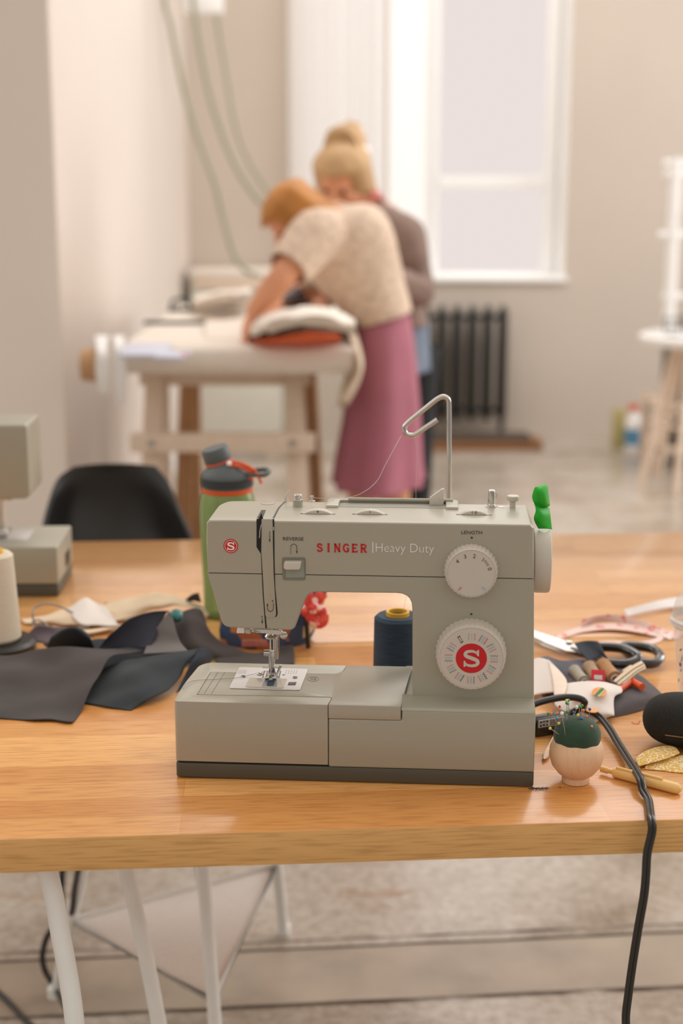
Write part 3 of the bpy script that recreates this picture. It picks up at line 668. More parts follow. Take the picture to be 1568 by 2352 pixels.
    B().prism(rpoly(hp, .003), zt, zt+.0035, 'z').bevel(.001).obj('carry_handle', hm, t)
    for xx in (xa+.007, xb-.007): B().box(xx-.007, xx+.007, y0_-.004, y0_+.008, zt-.0002, zt+.0032).bevel(.0012).obj('handle_hinge', M['cream'], t)
    # spool pin with cap
    px_, py_ = tp(1003, 1160); B().prism([(px_-.0085, zt), (px_+.0075, zt), (px_+.0078, zt+.019), (px_+.0050, zt+.0185), (px_-.0082, zt+.0085)], py_-.002, py_+.004).bevel(.0008).obj('spool_cap', M['cream'], t)
    B().cyl((px_-.1, py_+.006, zt+.004), (px_+.018, py_+.006, zt+.004), .0022, n=16).obj('spool_pin', M['plastic'], t)
    # bobbin winder
    x, y = tp(1128, 1164); B().lathe([(.0065, 0), (.0065, .001), (.0046, .0014), (.0046, .003), (.0040, .0035), (.0038, .0185), (.0030, .0195), (0, .0195)], (x, y, zt-.0003), n=28).obj('bobbin_winder', M['chrome'], t)
    B().lathe([(.0035, 0), (.0035, .0003), (.0, .0003)], (x+.011, y, zt+.0), n=20).obj('winder_disc', M['steel'], t)
    B().tube([(x+.0045, y-.0005, zt+.016), (x+.006, y-.0005, zt+.013), (x+.0045, y-.0005, zt+.0105)], .0003, 6).obj('winder_spring', M['chrome'], t)
    x, y = tp(1177, 1165); B().lathe([(.0034, 0), (.0034, .0075), (.0064, .0078), (.0068, .0085), (.0068, .0125), (.0062, .0132), (.003, .0132), (0, .0128)], (x, y, zt), n=32).obj('bobbin_stop', M['cream'], t, 'white bobbin stop knob')
    # ---------------- needle and presser assembly below the head
    yn = .083
    def G(u, v, y=yn): a, c = F(u, v, y); return V((a, y, c))
    def fbx(name, pts, y0, y1, m, bv=.0004, r=0, lab=None):
        q = [F(u, v, (y0+y1)/2) for u, v in pts]; q = rpoly(q, r) if r else q
        return B().prism(q, y0, y1).bevel(bv, 1).obj(name, m, t, lab)
    yk = yn-.012
    fbx('needle_threader_lever', [(608, 1453), (578, 1451), (574, 1444), (596, 1443), (640, 1445), (648, 1449), (648, 1456), (630, 1456)], yk, yk+.006, M['chrome'])
    fbx('lever_tip', [(545, 1443), (562, 1443.5), (562, 1453), (544, 1453)], yk, yk+.005, M['white'], r=.0006, lab='white lever tip')
    fbx('lever_collar', [(562, 1444), (575, 1444), (575, 1455), (564, 1454)], yk+.0005, yk+.0045, M['steel'])
    x, z = F(583.5, 1450.5, yk-.0002); text('lettering_push', 'PUSH L', .0042, M['ink'], t, front(x+.0012, z, yk-.0002), sx=.95)
    a = G(632, 1430, yn); b_ = G(633, 1517, yn)
    B().cyl((a.x-.0008, yn+.006, a.z), (b_.x-.0008, yn+.006, b_.z), .0031, n=20).obj('presser_bar', M['steel'], t)
    a = G(622, 1430); b_ = G(621.5, 1462)
    B().cyl((a.x, yn-.003, a.z), (b_.x, yn-.003, b_.z), .0026, n=18).obj('needle_bar', M['chrome'], t)
    c = G(624, 1459); B().lathe([(.0072, -.002), (.0078, 0), (.006, .0028)], (c.x, yn-.003, c.z), n=24).obj('needle_clamp', M['chrome'], t)
    c = G(621, 1458); e_ = G(621, 1546); B().tube([(c.x, yn-.003, c.z), (c.x, yn-.003, e_.z+.01), (c.x, yn-.003, e_.z)], [.0009, .0007, .0001], 8).obj('needle', M['chrome'], t)
    c = G(652, 1454); k = B().lathe([(.0022, 0), (.0022, .004)], (c.x-.006, yn-.003, c.z), (1, 0, 0), 14); k.obj('clamp_stem', M['steel'], t)
    B().lathe([(.002, 0), (.0042, .0006), (.0044, .003), (.003, .0036), (0, .0036)], (c.x, yn-.006, c.z), (.25, -1, 0), 24).obj('clamp_screw', M['chrome'], t)
    fbx('presser_foot_shank', [(617.5, 1495), (631.5, 1495), (631.5, 1516), (629, 1532), (617, 1532), (618, 1516)], yn-.0015, yn+.0045, M['chrome'])
    c = G(615, 1500); B().cyl((c.x-.0045, yn+.001, c.z), (c.x+.002, yn+.001, c.z), .0036, n=20).obj('shank_screw', M['chrome'], t)
    # foot: two toes curving up and a cross pin
    zf = MT+.0016; xc, _ = F(624, 1540, yn)
    for s_ in (-1, 1):
        B().tube([(xc+s_*.0042, yn-.016, zf+.0045), (xc+s_*.0042, yn-.011, zf+.0006), (xc+s_*.0042, yn+.012, zf)], .0024, 8, flat=.42).obj('presser_foot_toe', M['chrome'], t)
    B().box(xc-.0066, xc+.0066, yn+.002, yn+.012, zf-.0008, zf+.0012).bevel(.0004, 1).obj('presser_foot', M['chrome'], t)
    B().prism([(xc+.0035, zf), (xc+.0062, zf), (xc+.0115, zf+.0125), (xc+.0085, zf+.0128)], yn+.002, yn+.006).bevel(.0003, 1).obj('foot_ankle', M['chrome'], t)
    B().prism([(xc-.0045, zf+.001), (xc+.0045, zf+.001), (xc+.0035, zf+.01), (xc-.0035, zf+.01)], yn, yn+.004).bevel(.0003, 1).obj('foot_ankle', M['chrome'], t)
    B().cyl((xc-.011, yn+.003, zf+.0098), (xc+.010, yn+.003, zf+.0098), .0009, n=10).obj('foot_pin', M['chrome'], t)
    B().ball((xc-.0135, yn-.004, zf+.004), .0038, .003, .0022, 10).obj('foot_tip', M['steel'], t)
    c = G(635, 1460); e_ = G(635.5, 1514); B().tube([(c.x+.001, yn+.009, c.z), (c.x+.0018, yn+.009, (c.z+e_.z)/2), (c.x+.001, yn+.009, e_.z)], .0006, 6).obj('presser_lifter_wire', mat('copper', (190, 140, 110), .3, 1), t)
    return t
mach = make_machine()
# the second machine, seen from behind and cut by the left edge of the photo
def second_machine():
    o = tab(136, 1371); Y0 = o.y; t = thing('sewing_machine', 'blurred grey sewing machine cut off by the left edge, on the rear worktop', 'sewing machine', o, R(2))
    zt1 = aty(100, 1256, Y0).z-TZ; P = M['plastic']
    def bx(name, x0, x1, y0, y1, z0, z1, m, bv, lab=None): return B().box(x0, x1, y0, y1, z0, z1).bevel(bv, 3).obj(name, m, t, lab)
    bx('base_plate', -.40, -.001, .001, .15, .0, .020, M['darkplastic'], .003, 'dark olive base plate')
    bx('base_body', -.40, 0, 0, .152, .021, zt1, P, .003)
    bx('side_slot', -.002, .0008, .075, .12, .028, .052, M['slit'], .0005)
    hx = aty(64, 1000, Y0+.02).x-o.x; hz0 = aty(30, 1146, Y0+.02).z-TZ; hz1 = aty(30, 975, Y0+.02).z-TZ
    B().prism(rpoly([(-.40, hz0+.03), (-.22, hz0+.03), (-.20, hz0), (hx, hz0), (hx, hz1), (-.40, hz1)], [0, .02, .01, .012, .006, 0]), .02, .135).bevel(.004, 3).obj('arm_and_head', P, t)
    bx('column', -.40, -.28, .02, .135, zt1-.002, hz0+.04, P, .004)
    bx('top_handle', -.26, -.10, .07, .09, hz1-.001, hz1+.004, M['cream'], .002)
    nx = aty(8, 1150, Y0+.08).x-o.x
    B().cyl((nx, .08, zt1+.004), (nx, .08, hz0+.004), .0035, n=14).obj('presser_bar', M['chrome'], t); B().cyl((nx-.008, .078, zt1+.012), (nx-.008, .078, hz0+.004), .0028, n=14).obj('needle_bar', M['chrome'], t)
    B().box(nx-.012, nx+.020, .066, .086, hz0-.012, hz0-.004).bevel(.002).obj('needle_clamp', M['chrome'], t); B().box(nx+.004, nx+.034, .074, .079, hz0-.007, hz0+.001).bevel(.001).obj('lever', M['steel'], t)
    B().box(nx-.010, nx+.012, .060, .095, zt1+.002, zt1+.012).bevel(.003).obj('presser_foot', M['chrome'], t)
    B().box(nx-.04, nx+.045, .04, .12, zt1-.0002, zt1+.0012).bevel(.0005).obj('needle_plate', M['plate'], t)
    return t
second_machine()
# ================================================================== THINGS ON THE WORKTOPS
def lathe_thing(*a): pass
# thread stands with cones
def cone(label, P, h, r0, r1, m, core=True, stand=None, group=None):
    t = thing('thread_cone', label, 'thread cone', P, 0, group)
    wb = lambda a, z: 1+.002*sin(z*2600)
    prof = [(.012, 0), (r0-.003, 0), (r0, .004)]+[(r0+(r1-r0)*i/30, .004+(h-.008)*i/30) for i in range(1, 31)]+[(r1-.004, h), (r1-.012, h-.0005), (.013, h-.001)]
    B().lathe(prof, n=48, wob=wb).obj('wound_thread', m, t)
    if core: B().lathe([(.0145, h-.02), (.0145, h+.0045), (.0135, h+.0052), (.0115, h+.0045), (.0112, h-.02)], n=36).obj('cone_core', M['yellow'], t, 'yellow cone core')
    return t
cp = aty(913, 1412, 1.69); hcone = cp.z-TZ-.012
cone('navy thread cone with a yellow core standing behind the sewing machine', (cp.x, 1.69, TZ+.012), hcone, .0305, .0290, M['thread_navy'])
ts = thing('thread_stand', 'thread stand with a bent chrome hook rising behind the sewing machine', 'thread stand', (cp.x+.02, 1.69, TZ))
B().lathe([(.062, 0), (.064, .003), (.064, .008), (.060, .0115), (0, .0118)], n=48).obj('base', M['black'], ts)
def ry_(u, v): p = aty(u, v, 1.70); return p-V(ts.location)
x0_ = ry_(1031, 1150)
rd = [V((x0_.x, x0_.y, .008)), V((x0_.x, x0_.y, .2)), ry_(1031, 1100), ry_(1031, 1000), ry_(1031, 940), ry_(1030, 922), ry_(1026, 914), ry_(1017, 911), ry_(1008, 914), ry_(996, 922), ry_(975, 939), ry_(950, 959), ry_(936, 971), ry_(929, 980), ry_(929, 990), ry_(935, 998), ry_(945, 1000), ry_(955, 997), ry_(980, 980), ry_(1004, 964)]
B().tube(spline(rd, 5), .0030, 16).obj('hook_rod', M['chrome'], ts, 'bent chrome rod')
# thread from the hook down to the machine and the cone
def thread(name, label, pts, r=.00028, m=None):
    pts = [V(p) for p in pts]; c = pts[0].copy(); o = B().tube([p-c for p in spline(pts, 10)], r, 5).obj(name, m or mat('thread', (196, 196, 200), .7)); o.location = c; return tag(o, label, 'thread')
lth = mat('grey_thread', (190, 190, 198), .7)
thread('sewing_thread', 'thin grey thread running from the chrome hook down to the top of the machine', [aty(921, 1001, 1.69), aty(905, 1030, 1.67), aty(885, 1067, 1.65), aty(865, 1105, 1.63), aty(835, 1130, 1.61), aty(800, 1142, 1.6), aty(740, 1144, 1.6), aty(716, 1143, 1.6)], m=lth)
thread('sewing_thread', 'faint thread hanging from the chrome hook to the navy cone', [aty(952, 1000, 1.70), aty(957, 1040, 1.70), aty(955, 1110, 1.70), aty(952, 1250, 1.7), aty(925, 1409, 1.69)], r=.00018, m=lth)
thread('loose_thread', 'thin blue-grey thread end lying across the needle plate', [tab(614, 1541, .092), tab(580, 1549, .0925), tab(540, 1557, .0915), tab(500, 1560, .0905), tab(450, 1563, .0905), tab(430, 1570, .0915), tab(421, 1580, .0905), tab(417, 1590, .082)], r=.00025, m=mat('blue_thread', (120, 130, 150), .7))
# cream cone on its stand, left edge
cpt = V((tab(-6, 1466, .016).x, tab(-6, 1466, .016).y, TZ))
tsb = thing('thread_stand', 'round black thread stand base under the cream cone', 'thread stand', cpt)
B().lathe([(.052, 0), (.054, .003), (.054, .010), (.048, .0145), (0, .015)], n=48).obj('base', M['black'], tsb); B().cyl((0, 0, .01), (0, 0, .1), .003).obj('pin', M['steel'], tsb)
ch = aty(-6, 1268, cpt.y).z-TZ-.016
cone('cream thread cone at the left edge of the table', cpt+V((0, 0, .0152)), ch, .0335, .0275, M['thread_cream'])
# water bottle
bp = tab(527, 1412); bt = thing('water_bottle', 'translucent green water bottle with grey lid and orange cord behind the machine head', 'water bottle', bp)
gb = bpy.data.materials.new('green_bottle_plastic'); gb.use_nodes = True; pb = gb.node_tree.nodes['Principled BSDF']
pb.inputs['Base Color'].default_value = rgb((150, 178, 116)); pb.inputs['Roughness'].default_value = .12; pb.inputs['Transmission Weight'].default_value = .45; pb.inputs['IOR'].default_value = 1.3
hb = aty(527, 1122, bp.y).z-TZ
B().lathe([(.030, 0), (.036, .002), (.039, .012), (.0395, .05), (.0410, .09), (.0425, .14), (.0425, hb-.03), (.040, hb-.012), (.036, hb-.002), (.034, hb+.004), (0, hb+.004)], n=56).obj('bottle_body', gb, bt, 'translucent green body')
lidm = mat('slate_lid_plastic', (88, 96, 98), .5, var=.05)
B().lathe([(.0375, hb-.004), (.0385, hb-.002), (.0385, hb+.0015), (.037, hb+.003)], n=48).obj('orange_band', M['orangep'], bt, 'orange ring under the lid')
B().lathe([(.0375, hb+.002), (.0382, hb+.004), (.0382, hb+.022), (.036, hb+.026), (.027, hb+.036), (.021, hb+.040), (0, hb+.041)], n=48).obj('lid', lidm, bt)
B().lathe([(.0392, hb+.006), (.0392, hb+.018), (.038, hb+.018)], n=48, caps=False).obj('lid_grip', mat('dark_lid_rubber', (52, 60, 64), .7), bt)
B().lathe([(.020, .0), (.0208, .002), (.0200, .020), (.0185, .0225), (0, .0228)], (-.012, 0, hb+.041), (-.28, -.08, 1), 40).obj('spout_cap', lidm, bt)
B().lathe([(.0205, -.001), (.0215, .0005), (.0205, .002)], (-.012, 0, hb+.0405), (-.28, -.08, 1), 40).obj('cap_ring', M['orangep'], bt, 'orange ring under the cap')
def BP(u, v, dy=0): return aty(u, v, bp.y+dy)-bp
hnd = spline([BP(512, 1077, .01), BP(555, 1084, .02), BP(590, 1080, .012), BP(612, 1079, 0), BP(617, 1084, -.012), BP(605, 1091, -.02), BP(575, 1090, -.02), BP(530, 1086, -.015)], 6)
B().tube(hnd, .0036, 12).obj('carry_loop', lidm, bt, 'grey carry loop')
for pts in ([BP(522, 1064, -.02), BP(545, 1062, -.02), BP(570, 1072, -.02), BP(583, 1080, -.015)], [BP(524, 1068, -.022), BP(550, 1072, -.022), BP(578, 1084, -.02)], [BP(583, 1078, -.02), BP(594, 1096, -.022), BP(600, 1110, -.022)], [BP(574, 1090, -.02), BP(580, 1104, -.022)]):
    B().tube(spline(pts, 5), .0024, 8).obj('cord', M['orangep'], bt, 'orange cord')
B().ball(BP(526, 1065, -.024), .004, seg=10).obj('cord_bead', M['white'], bt)
# patchwork pouch behind the needle
pc = tab(620, 1493)
pmat = spot_mat('patchwork_cloth', (48, 66, 98), [(56, 80, 116), (196, 120, 62), (170, 96, 56), (206, 190, 150), (60, 76, 104)], 48, thr=.3)
pt = thing('pouch', 'blue patchwork pouch with a red dotted knotted strap behind the needle', 'pouch', V((pc.x, pc.y+.045, TZ)))
def PP(u, v, dy=0): return aty(u, v, pt.location.y+dy)-V(pt.location)
sec = []
for u0, u1, v, dep in ((518, 705, 1492, .03), (506, 712, 1478, .040), (503, 722, 1450, .042), (506, 735, 1410, .036), (520, 748, 1372, .024), (560, 752, 1350, .010)):
    a, c = PP(u0, v, -.0), PP(u1, v, -.0); m_ = (a+c)/2; hw_ = (c.x-a.x)/2
    sec.append([V((m_.x+hw_*cos(q)*(1+.03*sin(3*q)), dep*sin(q), max(.0, a.z))) for q in [2*pi*i/40 for i in range(40)]])
sec[0] = [V((p.x, p.y, .0)) for p in sec[0]]
B().rings(sec).obj('pouch_body', pmat, pt, 'blue and orange patchwork body')
redd = spot_mat('red_dotted_cloth', (206, 64, 54), [(226, 90, 74), (240, 200, 190)], 160, thr=.72)
B().tube(spline([PP(742, 1362, -.03), PP(722, 1385, -.038), PP(712, 1402, -.045), PP(716, 1420, -.048), PP(731, 1432, -.05), PP(742, 1424, -.046), PP(740, 1406, -.044), PP(724, 1398, -.046), PP(714, 1404, -.05)], 6), .0080, 10).obj('knotted_strap', redd, pt, 'red dotted knot')
B().tube(spline([PP(698, 1352, -.03), PP(708, 1375, -.037), PP(700, 1400, -.043), PP(712, 1404, -.047)], 6), .0085, 10).obj('strap', redd, pt)
B().tube(spline([PP(703, 1395, -.036), PP(704, 1430, -.043), PP(708, 1487, -.036)], 6), .0035, 8).obj('black_piping', M['black'], pt, 'black piping')
B().box(PP(560, 1476).x, PP(618, 1476).x, -.0445, -.040, PP(600, 1484, -.04).z, PP(600, 1468, -.04).z).bevel(.001).obj('woven_label', mat('woven_label', (176, 112, 100), .9, var=.25, scale=60), pt)
# ---------------- cloth heap on the left
def cl(name, label, cat, rows, m, **k):
    k.setdefault('zmin', TZ+.0007); o = sheet(name, [[tab(u, v, h) for u, v, h in r] for r in rows], m, **k); c = V(o.data.vertices[0].co); c.z = TZ
    o.data.transform(Matrix.Translation(-c)); o.location = c; return tag(o, label, cat, 'offcuts heaped at the left of the table' if 0 else None)
cd_, cn_, cc_ = M['cloth_dark'], M['cloth_navy'], M['cloth_cream']
cl('cloth_piece', 'flat brown-grey cloth piece nearest the camera at the left table edge', 'cloth', [
    [(-60, 1505, .012), (20, 1503, .014), (90, 1490, .022), (180, 1490, .026), (260, 1487, .028), (330, 1494, .022)],
    [(-60, 1540, .010), (40, 1535, .012), (120, 1530, .014), (180, 1530, .02), (240, 1515, .028), (262, 1505, .030)],
    [(-60, 1580, .004), (40, 1580, .004), (120, 1582, .005), (170, 1585, .010), (210, 1568, .018), (222, 1560, .022)],
    [(-60, 1620, .002), (40, 1622, .002), (110, 1624, .002), (150, 1626, .004), (185, 1615, .008), (197, 1608, .009)],
    [(-60, 1648, .001), (30, 1652, .001), (80, 1655, .002), (120, 1655, .002), (150, 1660, .002), (166, 1660, .002)]], cd_, wr=.007, wf=16)
cl('cloth_piece', 'slate cloth strip folded beside the platform of the machine', 'cloth', [
    [(172, 1612, .001), (214, 1560, .003), (250, 1530, .010), (320, 1512, .03), (390, 1500, .034), (455, 1490, .034)],
    [(198, 1616, .001), (238, 1575, .008), (290, 1545, .024), (340, 1528, .028), (400, 1516, .030), (448, 1502, .032)],
    [(250, 1624, .002), (280, 1600, .010), (320, 1575, .018), (370, 1552, .02), (410, 1538, .022), (428, 1525, .024)],
    [(300, 1631, .001), (320, 1618, .004), (350, 1603, .008), (380, 1588, .010), (400, 1570, .012), (415, 1550, .014)]], cn_, wr=.002, wf=30)
cl('cloth_piece', 'dark slate fold standing against the left end of the machine platform', 'cloth', [
    [(405, 1590, .002), (420, 1560, .012), (440, 1520, .028), (458, 1488, .036)],
    [(415, 1585, .002), (440, 1555, .010), (465, 1515, .028), (474, 1492, .034)],
    [(440, 1580, .001), (462, 1552, .004), (480, 1525, .012), (492, 1505, .016)]], mat('navy_black_cloth', (38, 44, 54), .9, var=.15, scale=12), wr=.002)
cl('cloth_piece', 'dark navy cloth looped into a low arch behind the brown-grey piece', 'cloth', [
    [(106, 1494, .002), (140, 1494, .003), (180, 1494, .003), (218, 1490, .002)], [(112, 1474, .022), (142, 1462, .034), (178, 1460, .036), (211, 1474, .022)],
    [(118, 1462, .030), (146, 1446, .046), (176, 1443, .048), (206, 1460, .030)], [(116, 1466, .018), (146, 1446, .040), (180, 1444, .040), (216, 1466, .012)]], cn_, wr=.001)
cl('cloth_piece', 'grey cloth strip curling up in the middle of the heap', 'cloth', [
    [(228, 1487, .006), (250, 1460, .030), (290, 1425, .055), (340, 1408, .064), (388, 1404, .062)],
    [(240, 1490, .008), (275, 1466, .028), (315, 1440, .046), (350, 1424, .054), (378, 1416, .056)],
    [(262, 1492, .010), (290, 1486, .018), (315, 1488, .02), (330, 1490, .022), (345, 1488, .024)]], mat('ink_navy_cloth', (50, 52, 62), .9, var=.25, scale=12), wr=.002)
cl('cloth_piece', 'pointed cloth flap painted lighter grey where it faces the light', 'cloth', [
    [(388, 1404, .064), (392, 1408, .062), (396, 1413, .06)],
    [(362, 1440, .046), (380, 1442, .046), (404, 1450, .044)],
    [(342, 1472, .028), (372, 1474, .030), (416, 1478, .032)],
    [(330, 1502, .024), (375, 1500, .026), (432, 1496, .032)]], mat('lit_side_cloth', (112, 106, 104), .9, var=.1, scale=12))  # paler grey paints the light on this side of the fold
cl('cloth_piece', 'brown-grey cloth fold lying below the green bottle', 'cloth', [
    [(396, 1418, .045), (430, 1400, .055), (462, 1402, .05), (475, 1440, .03)],
    [(402, 1445, .035), (432, 1432, .045), (470, 1436, .038), (486, 1462, .02)],
    [(420, 1490, .02), (450, 1480, .025), (490, 1478, .018), (540, 1490, .006)],
    [(440, 1515, .004), (480, 1512, .004), (540, 1512, .002), (600, 1512, .002)]], cd_, wr=.003)
cl('cloth_piece', 'dark strip of cloth trailing behind the platform towards the needle', 'cloth', [
    [(480, 1472, .016), (540, 1492, .006), (590, 1500, .004), (640, 1486, .012), (672, 1482, .014)],
    [(490, 1500, .006), (540, 1508, .003), (590, 1512, .003), (640, 1505, .004), (676, 1498, .008)],
    [(500, 1530, .001), (550, 1528, .001), (600, 1530, .001), (640, 1528, .001), (676, 1526, .001)]], cd_)
cl('cloth_piece', 'long cream cloth strip lying across the back of the heap', 'cloth', [
    [(48, 1420, .004), (110, 1412, .010), (170, 1388, .02), (230, 1392, .014), (290, 1376, .022), (360, 1366, .034), (430, 1378, .024), (490, 1410, .008)],
    [(56, 1432, .003), (120, 1424, .008), (180, 1408, .016), (240, 1406, .012), (300, 1398, .018), (370, 1388, .028), (430, 1388, .022), (480, 1412, .008)],
    [(66, 1430, .003), (130, 1432, .004), (190, 1436, .006), (250, 1430, .006), (310, 1414, .010), (370, 1396, .022), (430, 1392, .022), (478, 1414, .008)]], cc_, wr=.003, wf=40)
cl('cloth_piece', 'pale cream scrap with a frayed edge on top of the cream strip', 'cloth', [
    [(155, 1402, .016), (192, 1374, .028), (215, 1382, .024), (245, 1398, .020)],
    [(180, 1430, .012), (205, 1410, .018), (235, 1410, .016), (268, 1430, .012)],
    [(200, 1436, .010), (225, 1436, .010), (250, 1438, .010), (276, 1436, .010)]], M['paperwhite'])
cl('cloth_piece', 'narrow cream strip under the spectacles', 'cloth', [
    [(120, 1438, .006), (160, 1444, .006), (210, 1446, .006), (280, 1434, .008)], [(128, 1450, .005), (165, 1456, .005), (215, 1453, .006), (284, 1438, .008)]], cc_)
cl('cloth_piece', 'dull purple-grey cloth flap beside the cream cone', 'cloth', [
    [(60, 1462, .004), (85, 1438, .018), (120, 1440, .016), (170, 1442, .010)], [(64, 1466, .003), (95, 1456, .008), (130, 1460, .006), (160, 1466, .004)],
    [(70, 1470, .001), (100, 1476, .001), (130, 1480, .001), (150, 1480, .001)]], mat('plum_grey_cloth', (104, 92, 100), .9, var=.15, scale=14))
cl('cloth_piece', 'small dark cloth corner poking up beside the green bottle', 'cloth', [
    [(425, 1378, .024), (440, 1366, .036), (456, 1362, .042)], [(430, 1384, .020), (445, 1380, .024), (462, 1384, .022)]], cd_)
cl('cloth_piece', 'dark grey scrap peeking out behind the cream strip', 'cloth', [
    [(240, 1384, .012), (262, 1388, .012), (300, 1380, .012), (345, 1382, .012)], [(244, 1396, .01), (266, 1396, .01), (304, 1390, .01), (350, 1388, .01)]], cd_)
cl('cloth_piece', 'added black-navy sheet painting the shade in the hollows of the cloth heap', 'cloth', [
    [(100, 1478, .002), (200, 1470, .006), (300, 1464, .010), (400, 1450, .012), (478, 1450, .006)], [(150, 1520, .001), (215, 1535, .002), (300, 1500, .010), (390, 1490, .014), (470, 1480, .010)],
    [(180, 1600, .0008), (240, 1590, .001), (320, 1545, .006), (400, 1530, .006), (450, 1520, .004)]], mat('fold_shade_cloth', (40, 44, 50), .9, var=.2, scale=14), wr=.004)  # dark sheet added to paint the shade inside the folds
# spectacles
sp_ = tab(120, 1432); gs = thing('spectacles', 'clear-framed spectacles resting on the cream cloth near the cone', 'spectacles', sp_)
frm = mat('clear_grey_frame', (150, 150, 150), .2, var=.05)
def SP(u, v, h): return tab(u, v, h)-sp_
B().tube(spline([SP(80, 1432, .012), SP(75, 1415, .026), SP(80, 1396, .036), (SP(105, 1387, .040)), SP(135, 1392, .036), SP(168, 1408, .024)], 6), .0014, 8).obj('temple_arm', frm, gs)
B().tube(spline([SP(82, 1434, .010), SP(110, 1440, .008), SP(160, 1444, .008), SP(205, 1438, .010)], 6), .0014, 8).obj('temple_arm', frm, gs)
lens = spline([SP(75, 1430, .010), SP(90, 1424, .02), SP(108, 1436, .016), SP(112, 1456, .006), SP(92, 1456, .004)], 5, closed=True)
B().tube(lens, .0013, 8, closed=True).obj('lens_rim', frm, gs)
# teal bead button
bb = tab(405, 1414, .058); o = B().ball((0, 0, 0), .0095, seg=20).obj('teal_bead', mat('teal_glass_bead', (70, 130, 130), .15, var=.5, scale=120)); o.location = bb
tag(o, 'small teal and white glass bead on top of the cloth heap', 'bead')
# ---------------- green ribbon on the handwheel
rb = thing('ribbon', 'bright green ribbon curled over the top of the handwheel', 'ribbon', MA+MEX*.405+MEY*.085+V((0, 0, .27)))
def RB(u, v, dy=0): return aty(u, v, rb.location.y+dy)-V(rb.location)
sheet('ribbon_curl', [[RB(1223, 1134, -.012), RB(1222, 1142, -.010), RB(1226, 1154, -.008), RB(1240, 1164, -.004), RB(1252, 1166, 0), RB(1262, 1161, .004)],
    [RB(1228, 1120, -.016), RB(1232, 1132, -.018), RB(1238, 1146, -.016), RB(1246, 1156, -.012), RB(1254, 1160, -.006), RB(1262, 1158, .002)],
    [RB(1236, 1117, -.012), RB(1244, 1124, -.016), RB(1250, 1136, -.016), RB(1254, 1148, -.012), RB(1258, 1156, -.004), RB(1262, 1154, .004)],
    [RB(1246, 1113, 0), RB(1256, 1114, -.004), RB(1258, 1126, -.004), RB(1260, 1140, .0), RB(1261, 1150, .004), RB(1261, 1152, .008)],
    [RB(1238, 1116, .010), RB(1246, 1119, .012), RB(1252, 1126, .012), RB(1256, 1138, .012), RB(1258, 1146, .012), RB(1258, 1150, .012)]], M['green'], rb, th=.0006)
sheet('ribbon_tail', [[RB(1226, 1154, -.010), RB(1230, 1172, -.012), RB(1226, 1192, -.010), RB(1236, 1214, -.006)],
    [RB(1240, 1164, -.006), RB(1244, 1180, -.014), RB(1244, 1200, -.014), RB(1252, 1214, -.010)],
    [RB(1261, 1166, .004), RB(1263, 1180, -.002), RB(1265, 1198, -.004), RB(1267, 1216, -.004)]], M['green'], rb, th=.0006)
# ---------------- pin cushion and pins
pcn = tab(1321, 1795); pcn.z = TZ; kc = thing('pincushion', 'green felt pincushion in a pale turned wooden cup right of the machine', 'pincushion', pcn)
pw = wood_mat('pale_turned_wood', (228, 188, 150), (236, 200, 164), grain=(30, 30, 5), rough=.45, dark=.07)
B().lathe([(.0135, 0), (.0150, .001), (.0150, .005), (.0135, .007), (.020, .0115), (.0265, .020), (.0296, .031), (.0290, .040), (.0262, .047), (.0245, .050), (.0235, .049), (.020, .04), (0, .036)], n=64).obj('wooden_cup', pw, kc, 'pale turned wooden cup')
gf = mat('dark_green_felt', (44, 72, 54), .95, var=.14, scale=90, bump=.35, bscale=1400, sheen=.2)
B().lathe([(.020, .040), (.0245, .045), (.0257, .051), (.0252, .058), (.0225, .065), (.0170, .0705), (.009, .0735), (0, .0745)], n=56, wob=lambda a, h: 1+(.012*sin(a*9)*(1 if h < .055 else .3))).obj('felt_dome', gf, kc, 'dark green felt dome')
PC = {'green': (36, 150, 62), 'orange': (236, 120, 62), 'light blue': (92, 180, 222), 'red': (196, 24, 36), 'white': (236, 232, 226), 'yellow': (232, 204, 104), 'blue': (58, 82, 176)}
pmt = {k: mat('pin_head_'+k.replace(' ', '_'), v, .2, var=.02, coat=.4) for k, v in PC.items()}
